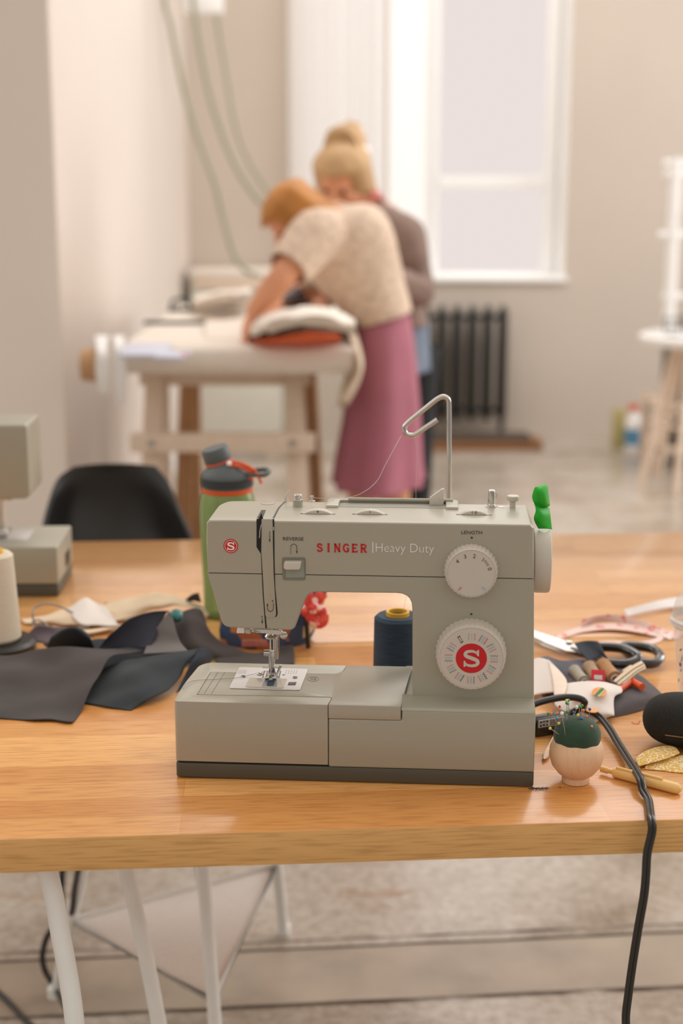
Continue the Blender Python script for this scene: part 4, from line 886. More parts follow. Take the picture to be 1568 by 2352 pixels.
pz = [('green', 1259, 1639.5, 1277, 1675, 'leftmost green'), ('orange', 1265, 1639, 1284, 1668, 'orange beside the leftmost green'), ('light blue', 1276, 1640, 1286, 1664, 'upper light blue'), ('orange', 1279, 1638, 1289, 1660, 'orange behind the light blue'),
      ('light blue', 1278, 1649, 1290, 1662, 'lower light blue'), ('yellow', 1283, 1661.5, 1290, 1670, 'yellow low on the left of the dome'), ('yellow', 1263, 1673, 1286, 1689, 'slanting lowest yellow'), ('red', 1285, 1623, 1293, 1665, 'red upper left'),
      ('white', 1290, 1638.5, 1298, 1688, 'large white in front'), ('yellow', 1301, 1609, 1303, 1660, 'yellow topmost'), ('green', 1305, 1608.5, 1306, 1662, 'green topmost'), ('green', 1301, 1615, 1301, 1662, 'green just under the topmost'), ('light blue', 1304, 1616, 1313, 1664, 'light blue among the topmost'),
      ('green', 1302, 1635, 1303, 1663, 'green in the middle of the cluster'), ('white', 1324, 1624.5, 1314, 1664, 'large white upper'), ('green', 1331, 1623, 1326, 1664, 'left one of the green pair'), ('green', 1336, 1621, 1330, 1664, 'right one of the green pair'),
      ('orange', 1339, 1632, 1335, 1662, 'orange upper right'), ('blue', 1354, 1629, 1349, 1670, 'blue upper right'), ('blue', 1317, 1636, 1318, 1662, 'small blue in the middle'), ('green', 1317.5, 1643, 1318, 1663, 'small dark green in the middle'), ('yellow', 1327, 1642.5, 1324, 1662, 'right of the two middle yellow'),
      ('yellow', 1323, 1649.5, 1321, 1664, 'left of the two middle yellow'), ('blue', 1335, 1650.5, 1350, 1668, 'blue near the dome top'), ('white', 1335, 1658.5, 1336, 1668, 'small white near the dome top'), ('orange', 1325, 1656, 1325, 1666, 'orange near the dome top'),
      ('orange', 1347, 1646, 1346, 1672, 'orange on the right'), ('red', 1350.5, 1660, 1348, 1676, 'red on the right'), ('blue', 1362, 1664.5, 1358, 1676, 'blue lowest on the right'), ('orange', 1358, 1669, 1356, 1684, 'orange lowest on the right')]
for i, (cn, u, v, u2, v2, wh) in enumerate(pz):
    sx_ = (u2-1321)/62*.0297
    front_ = -.012 if v2 > 1680 else (-.004 if i % 2 else .006)
    if cn == 'white' and u == 1290: front_ = -.018
    a = aty(u, v, pcn.y+front_*1.1); c = aty(u2, v2, pcn.y+front_); d = (c-a).normalized()
    t = thing('pin', wh+' glass-headed pin in the green pincushion', 'pin', c, 0, 'glass-headed pins in the green pincushion')
    r_ = .0021 if 'large' in wh else (.0014 if 'small' in wh or cn == 'red' else .0017)
    B().ball(a-c, r_, seg=14).obj('pin_head', pmt[cn], t)
    B().tube([a-c+d*r_*.8, V((0, 0, 0))+d*.003], [.00035, .0003], 6).obj('pin_shaft', M['steel'], t)
# pencil, half hidden behind the cushion
pe = tab(1246, 1744); pl = thing('pencil', 'unpainted wooden pencil lying behind the pincushion, its point toward the machine', 'pencil', pe)
a = tab(1247, 1745, .004)-pe; c = tab(1300, 1650, .004)-pe; d = (c-a).normalized()
B().tube([a+d*.012, c], .0038, 6).obj('pencil_body', wood_mat('pencil_wood', (226, 190, 150), (236, 204, 168), rough=.5), pl)
B().tube([a+d*.002, a+d*.012], [.0009, .0038], 12).obj('sharpened_cone', M['pine'], pl); B().tube([a, a+d*.003], [.0002, .0011], 8).obj('pencil_lead', M['ink'], pl)
# cream marking pen with a groove
q0, q1 = tab(1380, 1768, .005), tab(1560, 1815, .005); yl = mat('butter_yellow_plastic', (238, 196, 122), .35, var=.02)
mk = thing('marker_pen', 'butter-yellow plastic pen lying in front of the floral scraps', 'pen', V((q0.x, q0.y, TZ)))
a = q0-V(mk.location); c = q1-V(mk.location); d = (c-a).normalized(); a.z = c.z = .0062
B().tube([a, a+d*.008, a+d*.009, a+d*.014, a+d*.016, a+d*.5*(c-a).length, c-d*.004, c-d*.001, c+d*.002], [.0035, .0038, .0028, .0030, .0056, .0060, .0062, .0055, .002], 24).obj('pen_body', yl, mk)
B().tube([a+d*.018+V((0, -.001, .0062)), c-d*.02+V((0, -.001, .0068))], .0018, 10).obj('pen_ridge', yl, mk)
# floral scraps
fl = spot_mat('yellow_floral_cloth', (232, 188, 102), [(238, 206, 140), (246, 232, 196), (224, 176, 84)], 520, thr=.35)
def cl2(name, label, cat, rows, m, **k): return cl(name, label, cat, rows, m, **k)
cl2('floral_scrap', 'upper yellow floral cloth scrap resting on another scrap beside the black case', 'cloth', [
    [(1456, 1742, .004), (1490, 1722, .008), (1530, 1713, .010), (1552, 1718, .010)], [(1462, 1752, .004), (1500, 1738, .010), (1530, 1728, .010), (1558, 1726, .010)],
    [(1466, 1760, .004), (1510, 1748, .008), (1536, 1740, .009), (1560, 1730, .010)]], fl)
cl2('floral_scrap', 'lower yellow floral cloth scrap under the other scrap by the black case', 'cloth', [
    [(1480, 1762, .002), (1500, 1748, .004), (1550, 1738, .006), (1640, 1722, .006)], [(1480, 1766, .001), (1515, 1758, .003), (1560, 1752, .004), (1640, 1745, .004)],
    [(1474, 1766, .0008), (1520, 1770, .001), (1570, 1776, .001), (1640, 1782, .001)]], fl)
cl2('floral_scrap', 'tiny yellow floral snippet beneath the hanging power cord', 'cloth', [[(1434, 1760, .001), (1450, 1754, .001), (1462, 1756, .001)], [(1436, 1766, .001), (1452, 1764, .001), (1470, 1766, .001)]], fl)
# black case
cs = tab(1597, 1716); gc = thing('glasses_case', 'rounded black fabric case at the right table edge', 'case', V((cs.x, cs.y, TZ)), R(-14))
cm_ = mat('black_felt_fabric', (34, 33, 31), .9, var=.35, scale=500, bump=.3, bscale=1800)
prof = []
for i in range(33):
    f = .5-.5*cos(pi*i/32); x = -.062+.17*f; e_ = max(0, 1-abs(2*f-1)**5)**.5
    prof.append([V((x, .036*e_*cos(q), .0325+.0315*e_*abs(sin(q))**.85*(1 if sin(q) > 0 else -1))) for q in [2*pi*j/32 for j in range(32)]])
B().rings(prof).obj('case_body', cm_, gc)
B().tube(spline([(-.035, -.0355, .025), (.0, -.0365, .024), (.04, -.0365, .024), (.09, -.033, .025)], 5), .0006, 6).obj('case_seam', mat('tan_stitching', (150, 112, 70), .8), gc, 'tan stitched seam')
# power cord: two-core flex over the table edge
cmx = mat('black_flex', (40, 38, 34), .32, var=.05)
cd0 = tab(1320, 1628, .01); pw_ = thing('power_cord', 'black two-core power cord running over the front edge of the table', 'cord', V((cd0.x, cd0.y, TZ)))
edge = tab(1494, 1884, .004)
path = [tab(1325, 1629, .010), tab(1350, 1632, .012), tab(1378, 1648, .012), tab(1400, 1675, .010), tab(1418, 1705, .008), tab(1440, 1740, .010), tab(1458, 1768, .013), tab(1470, 1790, .014), tab(1476, 1815, .008), tab(1488, 1836, .005), tab(1492, 1860, .005), edge+V((0, -.001, .002)), edge+V((-.0, -.008, -.008)),
        aty(1486, 1960, edge.y-.008), aty(1483, 2010, edge.y-.008), aty(1478, 2060, edge.y-.006), aty(1464, 2140, edge.y), aty(1450, 2230, edge.y+.01), aty(1438, 2320, edge.y+.015), aty(1425, 2420, edge.y+.02), V((.27, 1.42, .3)), V((.26, 1.5, .02))]
pp = spline(path, 7); o_ = V(pw_.location)
for s_ in (-1, 1):
    off = []
    for i, p in enumerate(pp):
        d = (pp[min(i+1, len(pp)-1)]-pp[max(i-1, 0)]).normalized(); tw = V((cos(.35*sin(i*.12)), 0, .35*sin(i*.05))); q = tw-d*tw.dot(d); q.normalize()
        off.append(p+q*.0021*s_-o_)
    B().tube(off, .0025, 10).obj('flex_core', cmx, pw_)
lp = thing('machine_cord_loop', 'black cord loop with a grey ribbed plug at the right foot of the machine', 'cord', V((tab(1240, 1660).x, tab(1240, 1660).y, TZ)))
lo = V(lp.location)
B().tube([p-lo for p in spline([tab(1215, 1622, .034), tab(1245, 1611, .036), tab(1290, 1602, .036), tab(1325, 1603, .034), tab(1342, 1612, .030), tab(1336, 1624, .020), tab(1318, 1634, .010), tab(1290, 1645, .006)], 7)], .0042, 12).obj('cord_loop', cmx, lp)
pa, pb_ = tab(1222, 1668, .012)-lo, tab(1300, 1655, .012)-lo
Mx = Matrix.Translation((pa+pb_)/2) @ Matrix.Rotation(math.atan2((pb_-pa).y, (pb_-pa).x), 4, 'Z')
me = B().box(-.024, .024, -.010, .010, -.011, .011).bevel(.004, 3).mesh('plug'); me.transform(Mx); link('plug_body', me, cmx, lp)
me = B().box(-.022, .014, -.0112, -.0098, .001, .0105).bevel(.0005, 1).mesh('clasp'); me.transform(Mx); rbp = link('ribbed_clasp', me, mat('silver_grey_plastic', (176, 178, 176), .4), lp, 'silver-grey ribbed plate')
for i in range(9):
    me = B().box(-.006+i*.0019, -.0052+i*.0019, -.0117, -.0110, .0022, .0096).mesh('rib'); me.transform(Mx); link('rib', me, M['ink'], rbp)
for i, (x_, z_, w_) in enumerate(((-.020, .0068, .003), (-.0155, .0072, .002), (-.0118, .0068, .003), (-.020, .0025, .0025), (-.016, .0028, .003), (-.0112, .0024, .002))):
    me = B().box(x_, x_+w_, -.0117, -.0110, z_, z_+.0026).mesh('rib'); me.transform(Mx); link('printed_mark', me, M['ink'], rbp)
# ---------------- scissors
sc_ = tab(1330, 1490); sh_ = thing('scissors', 'large steel dressmaking scissors with black handles lying behind the sewing roll', 'scissors', V((sc_.x, sc_.y, TZ)))
so = V(sh_.location)
def SC(u, v, h): return tab(u, v, h)-so
for k_, pts in enumerate(([(1200, 1440, .012), (1262, 1459, .012), (1310, 1475, .012), (1345, 1488, .012), (1338, 1498, .010), (1300, 1494, .010), (1250, 1474, .010), (1200, 1452, .010)], [(1200, 1450, .006), (1250, 1466, .006), (1330, 1492, .006), (1330, 1503, .005), (1300, 1500, .005), (1245, 1480, .005), (1200, 1460, .005)])):
    q = [SC(*p) for p in pts]; n = len(q); b = B(); b.poly(q+[p-V((0, 0, .0025)) for p in q], [tuple(range(n)), tuple(range(2*n-1, n-1, -1))]+[(i, n+i, n+(i+1) % n, (i+1) % n) for i in range(n)])
    b.bevel(.0008, 1, 40).obj('blade', M['chrome'], sh_, 'bright steel blade')
c = SC(1307, 1474, .013); B().lathe([(.0055, 0), (.0055, .001), (.004, .0018), (0, .0018)], c, n=20).obj('pivot_screw', M['chrome'], sh_)
bk = mat('glossy_black_plastic', (28, 26, 24), .12, coat=.6)
h1 = spline([SC(1345, 1490, .012), SC(1380, 1486, .016), (SC(1430, 1490, .018)), SC(1462, 1506, .016), SC(1460, 1518, .012), SC(1430, 1526, .010), SC(1395, 1522, .010), SC(1370, 1508, .010)], 6, closed=True)
B().tube(h1, .0068, 12, closed=True).obj('finger_loop', bk, sh_, 'black finger loop')
h2 = spline([SC(1430, 1486, .012), SC(1465, 1485, .014), SC(1500, 1492, .014), SC(1516, 1508, .012), (SC(1506, 1522, .010)), SC(1480, 1524, .010), SC(1455, 1512, .010)], 6, closed=True)
B().tube(h2, .0068, 12, closed=True).obj('thumb_loop', bk, sh_, 'black thumb loop')
B().tube(spline([SC(1312, 1494, .007), SC(1340, 1502, .008), SC(1375, 1510, .009)], 4), .0055, 12).obj('handle_shank', bk, sh_)
B().tube(spline([SC(1342, 1486, .013), SC(1390, 1484, .015), SC(1440, 1487, .014)], 4), .0045, 12).obj('handle_shank', bk, sh_)
# ---------------- sewing roll with its notions
gcl = mat('grey_roll_cloth', (92, 86, 88), .9, var=.12, scale=20, bump=.3, bscale=700)
rl = cl('sewing_roll', 'open grey cloth sewing roll with stitched pockets right of the machine', 'sewing roll', [
    [(1235, 1560, .003), (1290, 1545, .006), (1350, 1535, .006), (1400, 1530, .005), (1445, 1535, .002)],
    [(1250, 1590, .003), (1310, 1578, .010), (1380, 1570, .012), (1440, 1560, .010), (1480, 1560, .004)],
    [(1300, 1615, .003), (1360, 1600, .010), (1420, 1590, .014), (1465, 1582, .012), (1505, 1580, .003)],
    [(1360, 1638, .002), (1400, 1628, .008), (1440, 1612, .012), (1485, 1602, .010), (1525, 1598, .002)],
    [(1380, 1648, .001), (1412, 1646, .001), (1470, 1632, .001), (1510, 1616, .001), (1535, 1606, .001)]], gcl, wr=.0015)
def sub(name, rows, m, par, **k):
    o = sheet(name, [[tab(u, v, h)-V(par.location) for u, v, h in r] for r in rows], m, par, **k); return o
sub('raised_flap', [[(1318, 1478, .030), (1345, 1472, .034), (1372, 1474, .034), (1380, 1486, .028)], [(1335, 1500, .024), (1355, 1490, .026), (1375, 1492, .026), (1390, 1505, .022)], [(1352, 1520, .016), (1370, 1510, .018), (1384, 1508, .018), (1398, 1518, .014)]], mat('slate_flap_cloth', (64, 70, 80), .9, var=.2, scale=20), rl)
sub('back_flap', [[(1236, 1512, .016), (1256, 1508, .018), (1290, 1518, .018), (1330, 1516, .016), (1368, 1520, .014)], [(1252, 1530, .012), (1280, 1534, .014), (1310, 1530, .014), (1340, 1526, .012), (1375, 1528, .012)], [(1280, 1556, .006), (1300, 1560, .006), (1325, 1548, .008), (1345, 1540, .008), (1385, 1536, .010)]], mat('slate_band_cloth', (96, 98, 108), .9, var=.15, scale=20), rl)
# small spools in the roll
def spool(label, a, c, r, m):
    P0, P1 = tab(*a), tab(*c); t = thing('thread_spool', label, 'thread spool', P0, 0, 'thread spools in the sewing roll'); d = (P1-P0); n_ = d.normalized(); L_ = d.length
    B().lathe([(r*.5, 0), (r, .001), (r, L_*.1), (r*.9, L_*.14), (r*.9, L_*.86), (r, L_*.9), (r, L_-.001), (r*.62, L_), (r*.6, L_-.004), (0, L_-.004)], (0, 0, 0), n_, 28).obj('spool_thread', m, t)
    B().lathe([(r*.62, 0), (r*.62, .0012), (r*.40, .0014), (r*.40, -.003)], n_*(L_-.0002), n_, 24, caps=False).obj('spool_end', M['paperwhite'], t)
    B().ball(n_*(L_-.0015), r*.38, seg=10).obj('spool_hole', M['slit'], t)
spool('grey-beige thread spool leftmost in the sewing roll', (1318, 1540, .013), (1342, 1567, .013), .0085, mat('taupe_thread', (170, 160, 146), .8, var=.1, scale=300))
spool('tan thread spool beneath the red clip', (1352, 1532, .015), (1372, 1560, .015), .0095, mat('tan_thread', (168, 140, 110), .8, var=.1, scale=300))
spool('brown thread spool with its hollow end showing, next to the zip', (1384, 1528, .016), (1413, 1560, .016), .0105, mat('brown_thread', (176, 130, 84), .8, var=.1, scale=300))
# red clip
rc_ = tab(1373, 1571, .020); ck = thing('sewing_clip', 'red plastic sewing clip gripping the printed cloth', 'clip', rc_, R(-6))
B().box(-.011, .011, -.0025, .0025, -.0015, .024).bevel(.0012).obj('clip_body', mat('red_clip_plastic', (206, 30, 44), .3, var=.03), ck); B().box(-.0065, .0065, -.0032, -.002, .006, .014).bevel(.0008).obj('clip_spring', M['chrome'], ck)
ck.rotation_euler = (R(-42), 0, R(-8)); ck.scale = (.8, .8, .8)
# zip strip, cardboard and orange tools
zc = M['cloth_cream']
zp_ = cl('zip_strip', 'cream zip tape with dark stitching crossing the sewing roll', 'zip', [[(1408, 1565, .022), (1430, 1546, .026), (1452, 1530, .030), (1472, 1519, .032)], [(1416, 1570, .022), (1438, 1553, .026), (1458, 1538, .030), (1479, 1527, .031)], [(1426, 1578, .021), (1446, 1560, .025), (1462, 1547, .028), (1482, 1536, .028)]], zc, th=.002)
for dv in (0, 7):
    B().tube([p-V(zp_.location) for p in spline([tab(1414+dv, 1568+dv*.9, .0235), tab(1437+dv*.8, 1550+dv, .0275), tab(1457+dv*.6, 1535+dv, .0315), tab(1477+dv*.4, 1524+dv, .033)], 5)], .0005, 6).obj('zip_stitching', M['ink'], zp_)
for lb_, a, c in (('orange-handled tool in the left pocket of the sewing roll', (1420, 1585, .018), (1452, 1562, .020)), ('orange-handled tool in the right pocket of the sewing roll', (1446, 1562, .020), (1474, 1578, .019))):
    P0, P1 = tab(*a), tab(*c); t = thing('seam_ripper', lb_, 'tool', P0, 0, 'orange-handled tools in the sewing roll'); B().tube([V((0, 0, 0)), P1-P0], .0048, 16).obj('handle', M['orangep'], t); B().tube([V((0, 0, 0)), (P0-P1)*.3], [.0012, .0008], 8).obj('blade_tip', M['chrome'], t)
dsk = cl('cloth_label', 'small cream card tag tucked behind the zip', 'tag', [[(1428, 1540, .018), (1448, 1528, .02)], [(1440, 1552, .018), (1462, 1540, .02)]], zc, k=3)
# printed cotton and paper pieces
prn = spot_mat('citrus_printed_cotton', (238, 226, 216), [(238, 226, 216), (240, 226, 210)], 40, thr=.9)
pr = cl('printed_cloth', 'white cotton piece printed with striped green and orange rounds', 'cloth', [
    [(1300, 1570, .018), (1345, 1566, .022), (1390, 1568, .024), (1426, 1578, .022)],
    [(1285, 1595, .014), (1330, 1588, .02), (1380, 1584, .024), (1428, 1590, .020)],
    [(1275, 1620, .008), (1325, 1612, .016), (1375, 1606, .020), (1410, 1602, .018)],
    [(1330, 1650, .003), (1350, 1642, .008), (1385, 1636, .012), (1410, 1640, .010)],
    [(1362, 1662, .001), (1372, 1656, .003), (1392, 1648, .006), (1410, 1642, .008)]], M['paperwhite'], wr=.001)
def motif(u, v, w_, hgt):
    b = {'o': B(), 'g': B(), 'y': B()}; keys = ['o', 'o', 'g', 'y', 'o']
    for i, kx in enumerate(keys):
        f0, f1 = -1+.4*i+.04, -1+.4*(i+1)-.04; pts = []
        for f in (f0, f1): pts.append((f, math.sqrt(max(0, 1-f*f))))
        q = [(u+w_*f*.9-hgt*s_*.6, v+w_*f*.35+hgt*s_*.6) for f, s_ in ((pts[0][0], -pts[0][1]), (pts[1][0], -pts[1][1]), (pts[1][0], pts[1][1]), (pts[0][0], pts[0][1]))]
        qq = [tab(x, y, .0262) for x, y in q]; b[kx].poly([p-V(pr.location) for p in qq]+[p-V(pr.location)-V((0, 0, .0005)) for p in qq], [(0, 1, 2, 3), (7, 6, 5, 4), (0, 1, 5, 4), (1, 2, 6, 5), (2, 3, 7, 6), (3, 0, 4, 7)])
    for kx, c_ in (('o', (238, 160, 100)), ('g', (40, 130, 80)), ('y', (200, 176, 110))): b[kx].obj('printed_motif', mat('motif_'+kx, c_, .8), pr)
motif(1376, 1589, 17, 15); 
for (u, v, h_, w_) in ((1325, 1602, .0182, 14), (1360, 1632, .0150, 16)):
    c = tab(u, v, h_+.003)-V(pr.location); B().lathe([(.008, 0), (.008, .0006), (0, .0006)], c, n=24).obj('printed_motif', mat('motif_peach', (240, 176, 120), .8), pr)
pp1 = cl('paper_piece', 'large white curved paper piece leaning beside the machine column', 'paper', [
    [(1215, 1520, .012), (1238, 1512, .02), (1262, 1520, .024), (1275, 1545, .022)], [(1215, 1560, .010), (1240, 1550, .016), (1265, 1555, .020), (1278, 1565, .018)], [(1215, 1600, .004), (1240, 1594, .008), (1268, 1590, .014), (1280, 1590, .014)]], M['paperwhite'])
pp2 = cl('paper_piece', 'pointed white paper piece between the curved piece and the printed cotton', 'paper', [[(1258, 1515, .026), (1264, 1520, .026)], [(1268, 1560, .022), (1300, 1562, .022)], [(1272, 1598, .016), (1296, 1596, .018)]], mat('warm_white_paper', (236, 218, 200), .7), k=6)
# tape measure: translucent pink ribbon curling over itself
tm = spot_mat('pink_tape_print', (236, 204, 194), [(236, 204, 194), (226, 130, 118)], 150, thr=.76, rough=.3)
tp_ = thing('tape_measure', 'pale pink tape measure with red markings curled behind the scissors', 'tape measure', V((tab(1400, 1440).x, tab(1400, 1440).y, TZ)))
def tps(rows, **k): return sheet('tape', [[tab(u, v, h)-V(tp_.location) for u, v, h in r] for r in rows], tm, tp_, th=.0008, **k)
tps([[(1275, 1462, .002), (1300, 1450, .003), (1332, 1440, .004), (1400, 1432, .006), (1470, 1436, .006), (1530, 1448, .004), (1560, 1452, .003)], [(1280, 1470, .001), (1305, 1462, .001), (1340, 1452, .002), (1400, 1446, .004), (1460, 1452, .004), (1520, 1465, .002), (1560, 1468, .001)]])
tps([[(1336, 1424, .014), (1370, 1414, .016), (1420, 1412, .016), (1470, 1424, .014), (1510, 1440, .010), (1545, 1455, .006)], [(1334, 1442, .003), (1372, 1430, .004), (1420, 1430, .005), (1466, 1440, .004), (1506, 1456, .003), (1540, 1470, .002)]])
tps([[(1320, 1478, .001), (1360, 1474, .002), (1420, 1472, .003), (1470, 1474, .004), (1505, 1466, .004), (1520, 1452, .004)], [(1320, 1486, .001), (1360, 1484, .001), (1420, 1484, .001), (1474, 1484, .001), (1514, 1474, .001), (1530, 1458, .002)]])
o = cl('paper_strip', 'translucent white strip curving behind the plastic cup', 'paper', [[(1430, 1402, .010), (1480, 1388, .014), (1530, 1376, .014), (1600, 1366, .010)], [(1440, 1416, .004), (1490, 1404, .006), (1540, 1396, .006), (1600, 1392, .004)]], mat('milky_plastic', (232, 224, 220), .3))
# plastic cup with dome lid
cu_ = tab(1618, 1606); ct_ = thing('plastic_cup', 'clear plastic cup with a dome lid and printed blue leaves at the right edge', 'cup', V((cu_.x, cu_.y, TZ)))
hr = aty(1600, 1428, cu_.y).z-TZ; cg = mat('clear_cup_plastic', (226, 220, 216), .12, spec=.6); cg.node_tree.nodes['Principled BSDF'].inputs['Alpha'].default_value = .32
B().lathe([(0, .001), (.032, .001), (.034, .004), (.0385, hr*.55), (.0392, hr*.56), (.0435, hr-.012), (.0445, hr-.003), (.0462, hr)], n=56, caps=False).obj('cup_body', cg, ct_)
B().lathe([(.0470, hr-.004), (.0492, hr-.002), (.0485, hr+.001), (.0492, hr+.004), (.0465, hr+.007)], n=56, caps=False).obj('lid_rim', mat('clear_rim', (226, 222, 218), .15, var=.02), ct_)
B().lathe([(.0462, hr+.005), (.0455, hr+.015), (.041, hr+.030), (.032, hr+.042), (.018, hr+.049), (.012, hr+.050)], n=56, caps=False).obj('dome_lid', cg, ct_)
lm = [mat('cup_print_blue', (82, 128, 146), .4), mat('cup_print_indigo', (96, 96, 146), .4), mat('cup_print_green', (80, 140, 110), .4), mat('cup_print_red', (190, 56, 80), .4)]
for i, (u, v, ln, an, k_) in enumerate(((1548, 1500, 10, 60, 0), (1556, 1495, 8, 20, 1), (1551, 1520, 18, 80, 0), (1560, 1528, 20, 50, 0), (1552, 1548, 10, 85, 1), (1560, 1545, 16, 20, 1), (1551, 1575, 12, 80, 2), (1559, 1572, 18, 70, 3), (1564, 1505, 12, 70, 0), (1566, 1580, 12, 40, 3), (1550, 1535, 12, 110, 1))):
    z_ = aty(u, v, cu_.y-.03).z-TZ; rr_ = .034+(hr and .0105*z_/hr)+.0006; ph = math.acos(max(-1, min(1, -(1618-u)/(rr_*1830))))
    b = B(); L_ = ln/1800; pts = []
    for f in range(7):
        g_ = f/6-.5; aa = R(an); pts.append((rr_, -ph+(g_*L_*cos(aa))/rr_, z_+g_*L_*sin(aa)))
    b.tube([(r__*cos(p__), r__*sin(p__), z__) for r__, p__, z__ in pts], [.0002, .0010, .0016, .0018, .0014, .0008, .0002], 6, flat=.3).obj('printed_leaf', lm[k_], ct_)
# lint and snippets
lt = tab(1232, 1812); lb2 = B(); rr0 = random.Random(3)
for i in range(46):
    a = tab(1212+i*.9, 1811.5+rr0.uniform(-1.4, 1.4), .0006+rr0.random()*.0012)-lt; q = rr0.uniform(-.9, .9)
    lb2.tube([a, a+V((.0024*cos(q), .0024*sin(q), .0008)), a+V((.0046*cos(q+.3), .0046*sin(q+.3), 0))], .00022, 4)
o = lb2.obj('lint', mat('navy_lint', (58, 62, 78), .9)); o.location = lt; tag(o, 'tuft of navy lint in front of the machine corner', 'lint')
for nm, lb_, pts, m_, r_ in ( ('thread_snippet', 'short red thread snippet near the black case', [(1450, 1658, .0008), (1458, 1662, .0008), (1466, 1661, .0008), (1469, 1655, .0008)], M['red'], .0005),
    ('thread_snippet', 'dark thread snippet in front of the pincushion', [(1285, 1806, .0008), (1287, 1810, .0008)], M['ink'], .0004)):
    P_ = [tab(*p) for p in pts]; c = P_[0].copy(); o = B().tube([p-c for p in spline(P_, 5)], r_, 6, flat=.5).obj(nm, m_); o.location = c; tag(o, lb_, 'lint' if nm == 'lint' else 'thread')
# ================================================================== BACKGROUND
# shell chair behind the table
ch_c = aty(275, 1230, 2.86); chr_ = thing('shell_chair', 'black moulded shell chair behind the rear worktop', 'chair', (ch_c.x, 2.9, 0), R(8))
def chv(u, v, dy=0):
    p = aty(u, v, 2.86+dy)-V((ch_c.x, 2.9, 0)); return Matrix.Rotation(-R(8), 3, 'Z') @ p
rows = [[chv(170, 1072, .07), chv(205, 1067, .08), chv(255, 1065, .085), chv(310, 1066, .08), chv(358, 1072, .075)],
        [chv(134, 1098, .045), chv(190, 1096, .075), chv(255, 1094, .09), chv(322, 1096, .075), chv(385, 1104, .045)],
        [chv(114, 1150, .0), chv(170, 1150, .065), chv(260, 1148, .09), chv(345, 1152, .065), chv(408, 1160, .0)],
        [chv(98, 1215, -.05), chv(160, 1215, .04), chv(262, 1215, .075), chv(365, 1220, .04), chv(432, 1215, -.05)],
        [chv(88, 1290, -.10), chv(160, 1290, .0), chv(264, 1290, .04), chv(375, 1290, .0), chv(462, 1290, -.10)]]
rows.append([V((-.20, -.30, .56)), V((-.11, -.16, .47)), V((0, -.10, .44)), V((.11, -.16, .47)), V((.20, -.30, .56))])
rows.append([V((-.17, -.42, .48)), V((-.1, -.40, .43)), V((0, -.38, .42)), V((.1, -.40, .43)), V((.17, -.42, .48))])
sheet('shell', rows, mat('black_shell_plastic', (34, 33, 31), .42, var=.04), chr_, th=.006)
for sx_ in (-1, 1):
    for sy_ in (-1, 1): B().tube([V((sx_*.10, -.20+sy_*.1, .43)), V((sx_*.14, -.20+sy_*.16, 0))], [.007, .007], 12).obj('leg', M['black'], chr_)
B().box(-.11, .11, -.31, -.09, .415, .43).bevel(.003).obj('seat_mount', M['black'], chr_)
# radiator
RY = 8.02; rx = [aty(u, 850, RY).x for u in (978, 1013, 1048, 1083, 1118, 1152)]; rx = [rx[0]-(rx[1]-rx[0])]+rx
rzt, rzb = aty(1080, 706, RY).z, aty(1080, 962, RY).z
rad = thing('radiator', 'black cast-iron column radiator beneath the window', 'radiator', (sum(rx)/7, RY, 0)); rox = sum(rx)/7
for x in rx:
    b = B()
    for dy in (-.045, .045):
        b.tube([V((x-rox, dy, rzb)), V((x-rox, dy, rzb+.06)), V((x-rox, dy, rzt-.05)), V((x-rox, dy*.8, rzt-.015)), V((x-rox, dy*.4, rzt))], [.018, .024, .024, .021, .014], 12)
    b.tube([V((x-rox, -.05, rzt-.04)), V((x-rox, .05, rzt-.04))], .015, 10); b.tube([V((x-rox, -.05, rzb+.04)), V((x-rox, .05, rzb+.04))], .018, 10)
    b.obj('radiator_column', M['iron'], rad)
for z in (rzt-.055, rzb+.05): B().cyl((rx[0]-rox-.02, 0, z), (rx[-1]-rox+.03, 0, z), .017, n=14).obj('radiator_header', M['iron'], rad)
for x in (rx[0], rx[-1]):
    B().tube([V((x-rox, -.03, rzb+.02)), V((x-rox, -.045, .03)), V((x-rox, -.055, .0))], [.018, .015, .02], 10).obj('radiator_foot', M['iron'], rad)
bd = thing('floor_board', 'brown wooden board lying on the floor in front of the radiator', 'board', (aty(1080, 1000, 7.85).x, 7.86, 0))
bl, br2 = aty(900, 1000, 7.8).x-bd.location.x, aty(1243, 1000, 7.8).x-bd.location.x
B().box(bl, br2, -.14, .10, 0, .045).bevel(.004).obj('board', wood_mat('board_wood', (130, 88, 56), (160, 112, 70), rough=.6), bd)
B().box(bl+.01, br2-.06, -.12, .09, .045, .07).bevel(.004).obj('stone_slab', mat('dark_slab', (84, 74, 64), .7, var=.1), bd, 'dark slab on the board')
